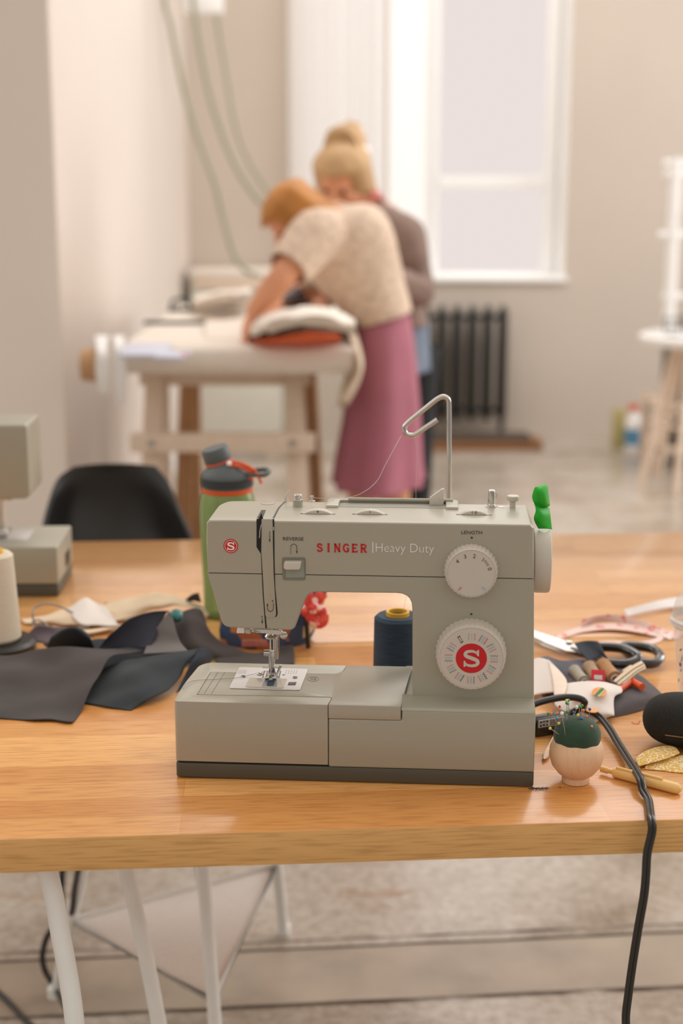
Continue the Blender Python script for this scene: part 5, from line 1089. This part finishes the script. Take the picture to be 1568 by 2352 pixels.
# ironing table with trestles
TY0 = 4.12; zt_ = aty(500, 797, TY0).z; xl, xr = -.66, aty(822, 830, TY0).x
it = thing('ironing_table', 'white padded ironing table where the two people work', 'table', ((xl+xr)/2, TY0, 0)); ix = (xl+xr)/2
def L(x, y, z): return V((x-ix, y-TY0, z))
b = B(); b.box(xl-ix, xr-ix, 0, 1.7, zt_-.072, zt_).bevel(.025, 3).obj('padded_top', M['padding'], it, 'padded white top')
B().box(xl-ix+.01, xr-ix-.02, .02, 1.68, zt_-.080, zt_-.06).bevel(.004).obj('board_edge', mat('board_side', (232, 224, 214), .7), it)
def tres(label, y, zz, m, m2, u):
    (pl_, pr_, bar0, bar1, leg) = u
    x0 = aty(pl_, 950, y).x; x1 = aty(pr_, 950, y).x; c = V(((x0+x1)/2, y, 0)); t = thing('wooden_trestle', label, 'trestle', c); H_ = zt_-.081
    for x in (x0, x1):
        for s_, mm in ((-1, m), (1, m2)):
            q = [V((x-c.x-.028, s_*.04, H_)), V((x-c.x+.028, s_*.04, H_)), V((x-c.x+.035+(.03 if x == x1 else -.03), s_*.24, 0)), V((x-c.x-.035+(.03 if x == x1 else -.03), s_*.24, 0))]
            n_ = V((0, .022, 0)); B().poly([p-n_ for p in q]+[p+n_ for p in q], [(0, 1, 2, 3), (7, 6, 5, 4), (0, 4, 5, 1), (1, 5, 6, 2), (2, 6, 7, 3), (3, 7, 4, 0)]).bevel(.003).obj('leg', mm, t)
    B().box(x0-c.x-.05, x1-c.x+.05, -.05, .05, H_-.06, H_).bevel(.003).obj('top_beam', m2, t)
    zb_ = aty(500, 1010, y-.12).z
    B().box(aty(bar0, 1010, y-.12).x-c.x, aty(bar1, 1010, y-.12).x-c.x, -.185, -.15, zb_-.028, zb_+.028).bevel(.003).obj('cross_bar', m, t)
    for x in (x0, x1):
        B().cyl((x-c.x, -.19, zb_), (x-c.x, -.15, zb_), .012, n=16).obj('bolt', M['steel'], t)
    return t
tres('pale pine trestle under the near end of the ironing table', TY0+.27, 0, M['pine'], M['pine'], (364, 676, 305, 724, 0))
tres('brown wooden trestle under the far end of the ironing table', TY0+1.2, 0, M['brownwood'], M['brownwood'], (442, 706, 400, 735, 0))
# hanging white cloth strips at the left end
for i, (us, vs, nm) in enumerate((((222, 246), (800, 905), 'left white cloth strip hanging over the end of the ironing table'), ((262, 284), (790, 928), 'right white cloth strip hanging over the end of the ironing table'))):
    u0, u1 = us; y = TY0-.02
    r_ = [[aty(u0-4, 772, y+.22), aty(u1+4, 772, y+.22)], [aty(u0, vs[0], y), aty(u1, vs[0], y)], [aty(u0-2, (vs[0]+vs[1])/2, y-.02), aty(u1+6, (vs[0]+vs[1])/2, y-.03)], [aty(u0+6, vs[1], y), aty(u1+4, vs[1], y)]]
    o = sheet('cloth_strip', r_, M['white'], th=.004); c = V(o.data.vertices[0].co); o.data.transform(Matrix.Translation(-c)); o.location = c; tag(o, nm, 'cloth')
o = B().lathe([(.0, -.03), (.045, -.03), (.05, 0), (.045, .03), (0, .03)], (0, 0, 0), (1, 0, 0), 24).obj('tape_roll', mat('tan_roll', (196, 154, 110), .6)); o.location = aty(212, 838, TY0+.05); tag(o, 'tan roll at the left end of the ironing table', 'roll')
# things on it
def onT(u, v, h=0): return atz(u, v, zt_+h)
def heap(name, label, rows, m, cat='cloth', **k):
    o = sheet(name, [[onT(*p) for p in r] for r in rows], m, zmin=zt_+.002, **k); c = V(o.data.vertices[0].co); o.data.transform(Matrix.Translation(-c)); o.location = c; return tag(o, label, cat)
heap('cloth_heap', 'white fabric heaped on the ironing table above the orange cloth', [
    [(480, 778, .0), (560, 776, .01), (600, 764, .05), (660, 752, .08), (760, 758, .08), (815, 775, .06)], [(470, 765, .01), (550, 760, .02), (610, 738, .09), (680, 722, .13), (760, 725, .13), (815, 750, .09)],
    [(470, 745, .01), (560, 735, .02), (620, 722, .08), (690, 712, .11), (770, 718, .10), (815, 735, .07)], [(480, 735, .0), (560, 728, .0), (630, 716, .0), (700, 712, .0), (770, 715, .0), (812, 725, .0)]], M['padding'], wr=.02, wf=9)
heap('orange_cloth', 'bright orange cloth folded at the front edge of the ironing table', [
    [(572, 790, .002), (640, 793, .002), (710, 792, .002), (784, 788, .002)], [(580, 786, .012), (640, 778, .035), (700, 768, .055), (778, 770, .04)], [(600, 776, .02), (650, 768, .04), (710, 760, .055), (768, 764, .04)]], M['orange'], wr=.006, wf=25)
dr_ = sheet('draped_cloth', [[aty(u, v, y) for u, v, y in r] for r in (
    [(790, 742, 4.5), (800, 790, 4.4), (812, 830, 4.3), (790, 880, 4.32), (778, 935, 4.35)],
    [(812, 752, 4.4), (824, 800, 4.3), (830, 840, 4.22), (818, 885, 4.25), (795, 930, 4.3)],
    [(800, 775, 4.2), (818, 810, 4.12), (822, 850, 4.1), (800, 890, 4.15), (780, 915, 4.2)])], mat('cream_drape', (222, 204, 180), .9, var=.04), th=.01)
c = V(dr_.data.vertices[0].co); dr_.data.transform(Matrix.Translation(-c)); dr_.location = c; tag(dr_, 'cream cloth draped over the right corner of the ironing table', 'cloth')
def tbox(name, label, cat, u, v, w_, d_, h_, m, rz=0):
    p = onT(u, v); t = B().box(-w_/2, w_/2, 0, d_, 0, h_).bevel(min(h_, w_)*.2, 2).obj(name, m); t.location = p; t.rotation_euler = (0, 0, rz); return tag(t, label, cat)
pb_m = mat('pale_blue_card', (206, 208, 222), .7)
tbox('folded_paper', 'pale blue folded sheet at the left of the ironing table', 'paper', 328, 824, .13, .3, .012, pb_m, R(4))
tbox('folded_paper', 'smaller pale blue sheet beside the red pin box on the ironing table', 'paper', 385, 828, .08, .16, .01, pb_m, R(-3))
tbox('red_tag', 'tiny red marker on the ironing table', 'marker', 420, 823, .018, .03, .012, M['red'])
tbox('ruler', 'long dark ruler lying across the ironing table', 'ruler', 418, 746, .26, .03, .012, M['trouser'], R(2))
ir = thing('iron', 'dark iron standing at the back of the ironing table', 'iron', onT(418, 716)); ir.scale = (.5, .5, .5)
B().prism(rpoly([(-.10, -.04), (.04, -.045), (.10, 0), (.04, .045), (-.10, .04)], .02), 0, .03, 'z').bevel(.006).obj('sole_plate', M['iron'], ir)
B().tube(spline([(-.08, 0, .03), (-.07, 0, .08), (0, 0, .095), (.05, 0, .06), (.06, 0, .03)], 5), .012, 10).obj('handle', M['black'], ir)
heap('dark_garment', 'dark grey garment bunched beside the bending person\'s hands', [[(595, 718, .0), (640, 718, .02), (690, 714, .03), (732, 712, .0)], [(605, 700, .03), (645, 690, .10), (695, 680, .12), (728, 700, .04)], [(615, 690, .02), (650, 672, .10), (690, 655, .14), (722, 690, .04)]], mat('slate_garment', (86, 84, 92), .9, var=.2, scale=12), wr=.01)
heap('rust_cloth', 'small rust-coloured cloth at the back of the ironing table', [[(500, 698, .0), (530, 694, .01), (556, 692, .0)], [(504, 690, .02), (530, 686, .03), (556, 686, .02)]], mat('rust_cloth', (150, 90, 66), .9))
heap('white_bundle', 'white bundle of cloth behind the iron', [[(440, 712, .0), (500, 708, .02), (570, 704, .0)], [(445, 690, .05), (500, 676, .10), (575, 672, .09)], [(450, 680, .02), (505, 668, .04), (575, 664, .03)]], M['padding'], wr=.01)
# low cabinet behind the table at the back wall
cbx0, cbx1 = aty(437, 640, 7.7).x, aty(640, 640, 7.7).x; cz = aty(500, 622, 7.7).z
cb = thing('low_cabinet', 'white low cabinet with a wooden edge against the back wall', 'cabinet', ((cbx0+cbx1)/2, 7.9, 0))
wd_ = (cbx1-cbx0)/2
B().box(-wd_, wd_, -.2, .22, .08, cz-.03).bevel(.004).obj('cabinet_body', mat('pale_green_white', (214, 212, 200), .5), cb)
B().box(-wd_-.01, wd_+.01, -.22, .23, cz-.03, cz).bevel(.004).obj('cabinet_top', M['padding'], cb); B().box(-wd_+.02, wd_-.02, -.215, -.2, cz-.09, cz-.035).bevel(.003).obj('wooden_edge', M['pine'], cb)
for s_ in (-1, 1): B().box(s_*(wd_-.05)-.02, s_*(wd_-.05)+.02, -.18, .2, 0, .08).obj('cabinet_foot', M['pine'], cb)
# hanging hoses
hm_ = mat('pale_green_hose', (152, 152, 128), .5, var=.04)
for lb_, pts, y, r_ in (('leftmost pale green hose hanging down to the ironing table', [(372, -80), (392, 60), (420, 200), (455, 320), (492, 420), (512, 500), (535, 580), (562, 620), (600, 636)], 6.6, .011),
    ('middle pale green hose hanging behind the bending person', [(440, -80), (450, 50), (466, 150), (490, 250), (530, 360), (570, 430), (610, 480)], 6.9, .012), ('rightmost pale hose hanging behind the bending person', [(482, -80), (500, 60), (520, 180), (542, 300), (575, 380), (620, 450)], 7.1, .009)):
    P_ = [aty(u, v, y) for u, v in pts]; P_ = [V((P_[0].x-.03, y, 4.6)), V((P_[0].x-.02, y, 3.6))]+P_; c = P_[0].copy(); o = B().tube([p-c for p in spline(P_, 6)], r_, 10).obj('hose', hm_); o.location = c; tag(o, lb_, 'hose', None)
o = thing('hose_bracket', 'white bracket holding the hoses high on the left', 'bracket', aty(468, 22, 7.0)); B().box(-.09, .09, -.03, .03, -.02, .14).bevel(.01).obj('clamp_block', M['white'], o); B().cyl((0, 0, .13), (0, 0, 4.6-o.location.z), .014).obj('drop_rod', M['white'], o); tag(o, 'white bracket holding the hoses high on the left', 'bracket')
# stool with stand on the right
sc0 = atz(1500, 1100, 0); sy = 6.75; sX = aty(1598, 770, sy).x; zs_ = aty(1500, 772, sy-.1).z
st = thing('stool', 'white-seated stool with splayed pale wooden legs at the right edge', 'stool', (sX, sy, 0))
B().lathe([(0, zs_-.05), (.24, zs_-.05), (.262, zs_-.04), (.266, zs_-.01), (.255, zs_), (0, zs_)], n=48).obj('seat', M['white'], st)
B().lathe([(0, zs_-.10), (.12, zs_-.10), (.12, zs_-.05)], n=24).obj('seat_hub', M['pine'], st)
for a in (200, 245, 305, 20, 110): 
    p = V((cos(R(a)), sin(R(a)), 0)); B().tube([p*.11+V((0, 0, zs_-.06)), p*.27], [.024, .017], 12).obj('leg', M['pine'], st)
B().tube([V((.19*cos(R(a)), .19*sin(R(a)), zs_*.42)) for a in range(0, 360, 15)], .009, 8, closed=True).obj('foot_ring', M['pine'], st)
rk = thing('thread_rack', 'white upright rack with side arms standing on the stool', 'rack', (aty(1535, 740, sy).x, sy, zs_)); rh = aty(1535, 362, sy).z-zs_
B().tube([V((0, 0, .01)), V((0, 0, rh))], .028, 16).obj('post', M['white'], rk); B().lathe([(0, 0), (.09, 0), (.09, .015), (.03, .02)], n=32).obj('rack_base', M['white'], rk)
for v, ln in ((375, .10), (400, .09), (540, .11), (680, .06)):
    z = aty(1535, v, sy).z-zs_; B().tube([V((-ln*.6, 0, z)), V((ln*1.6, 0, z))], .016, 12).obj('rack_arm', M['white'], rk)
for v, x_ in ((335, .10), (490, .12), (665, .11)):
    z = aty(1535, v, sy).z-zs_; B().lathe([(.012, -.03), (.035, -.03), (.03, .03), (.012, .03)], (x_, 0, max(z, .05)), n=20).obj('orange_spool', mat('tan_orange', (200, 142, 100), .7), rk, 'tan-orange spool')
bk_ = thing('wire_basket', 'dark wire basket on the stool beside the rack', 'basket', (aty(1556, 748, sy-.06).x+.02, sy-.06, zs_))
for z in (0.005, .04, .08): B().tube([V((.085*cos(a*pi/8), .06*sin(a*pi/8), z)) for a in range(16)], .003, 6, closed=True).obj('wire_ring', M['iron'], bk_)
for a in range(0, 16): B().tube([V((.085*cos(a*pi/8), .06*sin(a*pi/8), .003)), V((.085*cos(a*pi/8), .06*sin(a*pi/8), .08))], .002, 5).obj('wire', M['iron'], bk_)
# low wooden rack with black crates behind the stool
lr = thing('low_rack', 'low wooden rack behind the stool', 'rack', (aty(1600, 1000, 7.3).x, 7.3, 0))
for z in (.12, .34): B().box(-.25, .5, -.17, .17, z-.03, z).bevel(.003).obj('shelf', M['pine'], lr)
for x in (-.24, .49):
    for y in (-.15, .15): B().box(x-.02, x+.02, y-.02, y+.02, 0, .36).bevel(.003).obj('post', M['pine'], lr)
for nm, z, h_ in (('black crate on the top shelf of the low rack', .34, .30), ('black crate on the lower shelf of the low rack', .12, .17)):
    t = B().box(-.17, .4, -.14, .14, 0, h_).bevel(.01).obj('crate', M['iron']); t.location = (lr.location.x, 7.3, z); tag(t, nm, 'crate')
t = B().box(-.1, .3, -.14, .14, 0, .085).bevel(.01).obj('crate', M['iron']); t.location = (lr.location.x, 7.3, 0); tag(t, 'dark crate on the floor under the low rack', 'crate')
# spray bottle
sbp = aty(1455, 1000, 7.75); sb = thing('spray_bottle', 'white and blue spray bottle on the floor by the back wall', 'bottle', (sbp.x, 7.75, 0))
B().lathe([(0, 0), (.045, 0), (.048, .01), (.048, .15), (.03, .19), (.014, .2), (.014, .22), (0, .22)], n=28).obj('bottle_body', M['white'], sb)
B().lathe([(.0485, .03), (.0485, .12)], n=28, caps=False).obj('label_band', mat('blue_label', (90, 150, 190), .5), sb, 'blue label')
B().box(-.035, .02, -.012, .012, .215, .25).bevel(.005).obj('spray_head', M['orangep'], sb); B().tube([V((-.03, 0, .22)), V((-.04, 0, .18))], .004, 6).obj('trigger', M['white'], sb)
o = B().box(-.035, .035, -.02, .02, 0, .22).bevel(.008).obj('refill_pack', mat('yellow_green_pack', (190, 178, 120), .6)); o.location = (sbp.x-.075, 7.8, 0); tag(o, 'olive-yellow pack standing beside the spray bottle', 'pack')
# cables under the table
for lb_, pts, r_ in (('black cable hanging behind the left trestle legs', [aty(182, 1985, 2.1), aty(172, 2040, 2.15), aty(160, 2110, 2.2), aty(115, 2140, 2.25), aty(98, 2190, 2.25), aty(104, 2230, 2.25), aty(125, 2265, 2.25), aty(160, 2330, 2.1), aty(200, 2370, 2.05)], .0055),
    ('black cable crossing the floor at the lower left corner', [atz(-60, 2230, .004), atz(0, 2283, .004), atz(28, 2310, .004), atz(60, 2345, .004), atz(110, 2390, .004)], .005)):
    c = pts[0].copy(); c.z = 0 if 'floor' in lb_ else c.z; o = B().tube([p-c for p in spline(pts, 6)], r_, 8).obj('cable', cmx); o.location = c; tag(o, lb_, 'cable')
# ================================================================== PEOPLE
def fuse(name, b, m, parent, voxel=.007, smooth=4):
    me = b.mesh(name); o = bpy.data.objects.new('tmp', me); COL.objects.link(o)
    r = o.modifiers.new('r', 'REMESH'); r.mode = 'VOXEL'; r.voxel_size = voxel; s = o.modifiers.new('s', 'SMOOTH'); s.iterations = smooth; s.factor = .5
    me = evaluated(o); finish(me, 180); me.materials.clear(); return link(name, me, m, parent)
def chain(b, pts, rs, n=14):
    pts = [V(p) for p in pts]; b.tube(pts, rs, n)
    for p, r in zip(pts, rs): b.ball(p, r, seg=12)
def frame(f, u):
    f = V(f).normalized(); r = f.cross(V(u)).normalized(); u = r.cross(f); return Matrix((r, f, u)).transposed()   # x right, y forward, z up
def head(b, c, Fm, s=1):
    P = lambda x, y, z: V(c)+Fm @ V((x*s, y*s, z*s))
    b.ball(P(0, -.012, .03), .075*s, .094*s, .088*s, 20, Fm); b.ball(P(0, .028, -.035), .056*s, .062*s, .075*s, 16, Fm); b.ball(P(0, .058, -.085), .028*s, .024*s, .022*s, 12, Fm)
    b.tube([P(0, .088, .015), P(0, .104, -.012), P(0, .112, -.030), P(0, .09, -.038)], [.010*s, .012*s, .015*s, .008*s], 10)
    for q in (-1, 1):
        b.ball(P(q*.032, .076, .022), .020*s, .012*s, .008*s, 10, Fm); b.ball(P(q*.04, .062, -.02), .024*s, .022*s, .02*s, 10, Fm)
        b.ball(P(q*.076, -.01, -.005), .010*s, .020*s, .032*s, 10, Fm)
    b.ball(P(0, .080, -.058), .024*s, .014*s, .007*s, 10, Fm); b.ball(P(0, .078, -.069), .020*s, .013*s, .007*s, 10, Fm)
    return P
def hand(b, w, d, nrm, s=1, curl=.5, side=1):
    d = V(d).normalized(); nrm = V(nrm); nrm = (nrm-d*nrm.dot(d)).normalized(); r = d.cross(nrm)*side
    Fm = Matrix((r, d, nrm)).transposed(); b.ball(V(w)+d*.045*s, .040*s, .052*s, .017*s, 14, Fm)
    for i, L_ in enumerate((.066, .076, .072, .056)):
        p = V(w)+d*.085*s+r*(.030-.020*i)*s; pts = [p-d*.02*s]; dd = d.copy()
        for j, f in enumerate((.45, .32, .23)):
            a = curl*(.5+.35*j); dd = (dd*cos(a)-nrm*sin(a)).normalized(); p = p+dd*L_*f*1.1*s; pts.append(p)
        b.tube([pts[0]]+pts[1:], [.0105*s, .0100*s, .0090*s, .0078*s], 8); b.ball(pts[-1], .0078*s, seg=8)
    p = V(w)+d*.03*s+r*.034*s; q = p+(r*.8+d*.6).normalized()*.035*s; z = q+(r*.25+d)*.030*s-nrm*.01*s
    b.tube([p, q, z], [.014*s, .0115*s, .009*s], 8); b.ball(z, .009*s, seg=8)
def loft(name, rings, m, parent, n=48, wav=0, wn=12, th=.004, closed=False):
    # rings: centre, axis a (vector), axis b (vector)
    R_ = [V(c) for c, a, q in rings]; A_ = [V(a) for c, a, q in rings]; Q_ = [V(q) for c, a, q in rings]; k = 6
    C2, A2, Q2 = spline(R_, k), spline(A_, k), spline(Q_, k); rs = []
    for i, (c, a, q) in enumerate(zip(C2, A2, Q2)):
        f = i/(len(C2)-1); rs.append([c+(a*cos(t)+q*sin(t))*(1+wav*f*sin(wn*t+1.3*sin(2*t))) for t in [2*pi*j/n for j in range(n)]])
    o = B().rings(rs, caps=closed).obj(name, m, parent, ang=180)
    if not closed: s = o.modifiers.new('th', 'SOLIDIFY'); s.thickness = th
    return o
eyem = mat('dark_eye', (50, 36, 30), .2); lipm = mat('lip', (190, 96, 84), .5)
# ---- person bending over the table
p1c = V((aty(872, 900, 4.5).x, 4.5, 0)); p1 = thing('person', 'person with ginger hair, cream sweater and mauve skirt bending over the ironing table', 'person', p1c)
def Q(u, v, y): return aty(u, v, y)-p1c
b = B()
pel, sp1, sp2, nk = Q(878, 745, 4.5), Q(850, 660, 4.48), Q(800, 570, 4.44), Q(740, 500, 4.38)
chain(b, [pel, sp1, sp2, Q(775, 535, 4.42)], [.088, .085, .10, .085]); chain(b, [Q(775, 530, 4.42), nk, Q(705, 485, 4.34)], [.075, .052, .048])
shL, elL, wrL = Q(722, 545, 4.26), Q(650, 632, 4.16), Q(584, 712, 4.24)
shR, elR, wrR = Q(752, 530, 4.56), Q(728, 655, 4.66), Q(672, 684, 4.62)
chain(b, [Q(760, 540, 4.4), shL], [.08, .058]); chain(b, [Q(760, 540, 4.42), shR], [.08, .058])
chain(b, [shL, (shL+elL)/2, elL], [.052, .047, .039]); chain(b, [elL, elL*.6+wrL*.4, wrL], [.039, .038, .026])
chain(b, [shR, (shR+elR)/2, elR], [.052, .047, .039]); chain(b, [elR, elR*.6+wrR*.4, wrR], [.039, .038, .026])
hand(b, wrL, wrL-elL+V((.02, 0, -.05)), (-.6, -.3, .7), 1, .5, -1); hand(b, wrR, wrR-elR, (0, -.3, 1), 1, .45, 1)
for s_, yy in ((-1, 4.44), (1, 4.58)):
    hp_, kn, an = Q(880+s_*6, 770, yy), V((-.0+.05*s_, yy-4.5-.0, .50)), V((.0+.05*s_, yy-4.5, .085))
    chain(b, [hp_, (hp_+kn)/2, kn], [.078, .068, .052]); chain(b, [kn, kn*.65+an*.35, an], [.054, .054, .034]); chain(b, [an, an+V((-.09, 0, -.05)), an+V((-.17, 0, -.06))], [.034, .03, .022])
hc = Q(678, 504, 4.33); Fm = frame((-.62, -.12, -.78), (-.72, 0, .62)); P = head(b, hc, Fm, .88)
body1 = fuse('body', b, M['skin'], p1, .0075, 4)
for q in (-1, 1): B().ball(P(q*.029, .070, .006), .0085, seg=12).obj('eye', eyem, p1)
B().ball(P(0, .092, -.062), .02, .006, .006, 12, Fm).obj('lips', lipm, p1)
# bob of hair: thick cap around the skull falling to the chin
def haircap(name, P, Fm, m, parent, ln, s=1, fr=1.0, opf=.38):
    b = B(); rs = []
    for i in range(22):
        f = i/21; z = .126-ln*f**1.25; row = []
        prof = min(1, (f*3.2))**.55
        for j in range(48):
            t = 2*pi*j/48; x = cos(t)*(.092+.012*f); y = sin(t)*(.108+.004*f)
            if y > .02: y = y*(1-.35*max(0, f-.28)*fr) if f > .28 else y
            wv = 1+.025*sin(9*t)+.012*sin(23*t+f*4)
            open_ = (sin(t) > .5 and f > opf)
            row.append(P(x*prof*wv*s*(1.0 if not open_ else .80), (y*prof*wv-.012 if not open_ else .052)*s, z*s))
        rs.append(row)
    return b.rings(rs).obj(name, m, parent, ang=180)
haircap('hair', P, Fm, M['ginger'], p1, .225, .98)
B().ball(P(0, .05, -.115), .016, seg=12).obj('pendant', M['trouser'], p1, 'dark pendant at the throat')
X_, Yd = V((1, 0, 0)), V((0, 1, 0))
def seg2(u0, v0, u1, v1, y, dep): 
    a, c = Q(u0, v0, y), Q(u1, v1, y); return ((a+c)/2, (c-a)/2, Yd*dep)
loft('sweater', [seg2(806, 752, 945, 712, 4.48, .145), seg2(796, 740, 943, 698, 4.48, .155), seg2(768, 700, 930, 650, 4.47, .16), seg2(722, 650, 917, 590, 4.45, .17), seg2(700, 600, 903, 530, 4.43, .18), seg2(694, 560, 880, 488, 4.42, .17), seg2(704, 528, 845, 468, 4.40, .13), seg2(722, 512, 790, 470, 4.38, .075)], M['sweater'], p1, wav=-.012, wn=9, th=.012)
def sleeve(name, pts, rr, m, par, wv=.03):
    pts = [V(p) for p in pts]; rs = []
    for i, p in enumerate(pts):
        d = (pts[min(i+1, len(pts)-1)]-pts[max(i-1, 0)]); x, y = basis(d); rs.append((p, x*rr[i], y*rr[i]))
    return loft(name, rs, m, par, 28, wv, 5, .008)
sleeve('sleeve', [shL+V((.05, .06, .0)), shL, (shL+elL)/2, elL*.85+shL*.15], [.085, .082, .072, .064], M['sweater'], p1); sleeve('sleeve', [shR+V((.03, -.04, 0)), shR, (shR+elR)/2, elR*.9+shR*.1], [.09, .085, .074, .064], M['sweater'], p1)
def H(u0, u1, v, y, dep): return seg2(u0, v, u1, v, y, dep)
loft('skirt', [(Q(872, 722, 4.5), Q(938, 712, 4.5)-Q(872, 722, 4.5), Yd*.14), H(800, 948, 762, 4.5, .17), H(794, 957, 850, 4.5, .19), H(790, 964, 950, 4.5, .20), H(772, 968, 1060, 4.5, .22), (Q(869, 1106, 4.5), (Q(972, 1082, 4.5)-Q(766, 1092, 4.5))/2, Yd*.235)], M['skirt'], p1, 96, .075, 7, .004)
for s_ in (-1, 1): B().prism(rpoly([(-.19, -.045), (.04, -.04), (.04, .04), (-.19, .045)], .03), 0, .05, 'z').bevel(.012).obj('shoe', M['trouser'], p1).location = V((0+.05*s_, -.0+(.08 if s_ > 0 else -.06), 0))
# ---- blond person behind
p2c = V((aty(935, 900, 5.02).x, 5.02, 0)); p2 = thing('person', 'person with a blond topknot in a taupe cardigan standing behind the bending person', 'person', p2c)
def Q(u, v, y): return aty(u, v, y)-p2c
b = B()
chain(b, [Q(928, 775, 5.02), Q(920, 680, 5.02), Q(898, 580, 5.0), Q(875, 520, 4.97)], [.082, .082, .10, .085]); chain(b, [Q(875, 520, 4.97), Q(845, 478, 4.93), Q(815, 455, 4.9)], [.075, .052, .05])
s2R, e2R, w2R = Q(925, 545, 4.84), Q(955, 668, 4.78), Q(890, 640, 4.62)
s2L, e2L, w2L = Q(850, 540, 5.12), Q(800, 640, 5.1), Q(735, 690, 4.95)
for sh_0, e_0, w_0 in ((s2R, e2R, w2R), (s2L, e2L, w2L)):
    chain(b, [Q(890, 545, 4.97), sh_0], [.085, .06]); chain(b, [sh_0, (sh_0+e_0)/2, e_0], [.055, .05, .042]); chain(b, [e_0, e_0*.6+w_0*.4, w_0], [.042, .038, .026])
hand(b, w2R, w2R-e2R, (0, 0, 1), 1, .5, 1); hand(b, w2L, w2L-e2L, (0, 0, 1), 1, .5, -1)
for s_ in (-1, 1):
    hp_, kn, an = Q(922+s_*10, 790, 5.02+.06*s_), V((-.02+.045*s_, .06*s_, .50)), V((-.02+.045*s_, .05*s_, .085))
    chain(b, [hp_, (hp_+kn)/2, kn], [.075, .068, .052]); chain(b, [kn, kn*.65+an*.35, an], [.056, .056, .036]); chain(b, [an, an+V((-.09, -.03, -.05)), an+V((-.17, -.05, -.06))], [.034, .03, .022])
hc2 = Q(786, 410, 4.9); Fm2 = frame((-.32, -.72, -.62), (-.12, -.5, .85)); P2 = head(b, hc2, Fm2, 1.0)
fuse('body', b, M['skin'], p2, .0075, 4)
for q in (-1, 1): B().ball(P2(q*.031, .079, .006), .0085, seg=12).obj('eye', eyem, p2)
B().ball(P2(0, .092, -.062), .02, .006, .006, 12, Fm2).obj('lips', lipm, p2)
haircap('hair', P2, Fm2, M['blond'], p2, .25, .98, .4, .3)
kb = B(); kc_ = Q(793, 318, 4.98); kb.ball(kc_, .070, .06, .048, 20); kb.ball(kc_+V((.02, 0, .035)), .035, .03, .025, 12); kb.ball(kc_+V((.04, 0, -.03)), .035, .04, .04, 12); kb.ball(kc_+V((-.035, -.02, -.012)), .036, .03, .03, 12)
fuse('topknot', kb, M['blond'], p2, .008, 3)
B().tube([kc_+V((.012+.058*cos(t), .05*sin(t), -.055+.012*cos(t*1))) for t in [2*pi*i/24 for i in range(24)]], .018, 10, closed=True).obj('hair_tie', M['white'], p2, 'white hair tie')
b = B().tube([kc_+V((.01, .01, -.03)), hc2+Fm2 @ V((0, -.03, .10))], [.05, .06], 16); b.obj('hair_root', M['blond'], p2)
def seg2(u0, v0, u1, v1, y, dep):
    a, c = Q(u0, v0, y), Q(u1, v1, y); return ((a+c)/2, (c-a)/2, Yd*dep)
loft('cardigan', [seg2(875, 745, 984, 745, 5.02, .15), seg2(868, 690, 975, 690, 5.02, .15), seg2(850, 620, 960, 600, 5.0, .15), seg2(830, 560, 952, 530, 4.99, .16), seg2(830, 525, 925, 488, 4.96, .14), seg2(828, 492, 880, 462, 4.93, .08)], M['cardi'], p2, wav=-.01, th=.01)
sleeve('sleeve', [s2R+V((-.05, .04, .03)), s2R, (s2R+e2R)/2, e2R, e2R*.5+w2R*.5, w2R*.92+e2R*.08], [.07, .078, .070, .064, .052, .042], M['cardi'], p2); sleeve('sleeve', [s2L+V((.03, -.04, 0)), s2L, (s2L+e2L)/2, e2L, w2L], [.075, .075, .065, .056, .042], M['cardi'], p2)
sheet('collar', [[Q(846, 448, 4.86), Q(862, 438, 4.88), Q(874, 448, 4.95), Q(882, 462, 5.0)], [Q(850, 462, 4.85), Q(866, 452, 4.86), Q(884, 465, 4.94), Q(890, 476, 5.0)]], mat('red_pink_cloth', (206, 120, 110), .8), p2, th=.008, label='red-pink collar')
loft('tunic', [seg2(880, 735, 984, 735, 5.02, .13), seg2(878, 780, 986, 780, 5.02, .15), seg2(874, 852, 990, 846, 5.02, .17)], M['denim'], p2, 60, .04, 8, .004)
for s_ in (-1, 1):
    x = -.02+.045*s_; y = .06*s_
    loft('trouser_leg', [(V((x*.9, y, .84)), X_*.095, Yd*.12), (V((x, y, .5)), X_*.075, Yd*.09), (V((x, y*.9, .10)), X_*.06, Yd*.065)], M['trouser'], p2, 32, .02, 5, .004)
    B().prism(rpoly([(-.19, -.045), (.04, -.04), (.04, .04), (-.19, .045)], .03), 0, .05, 'z').bevel(.012).obj('shoe', M['iron'], p2).location = V((x, y-.01, 0))
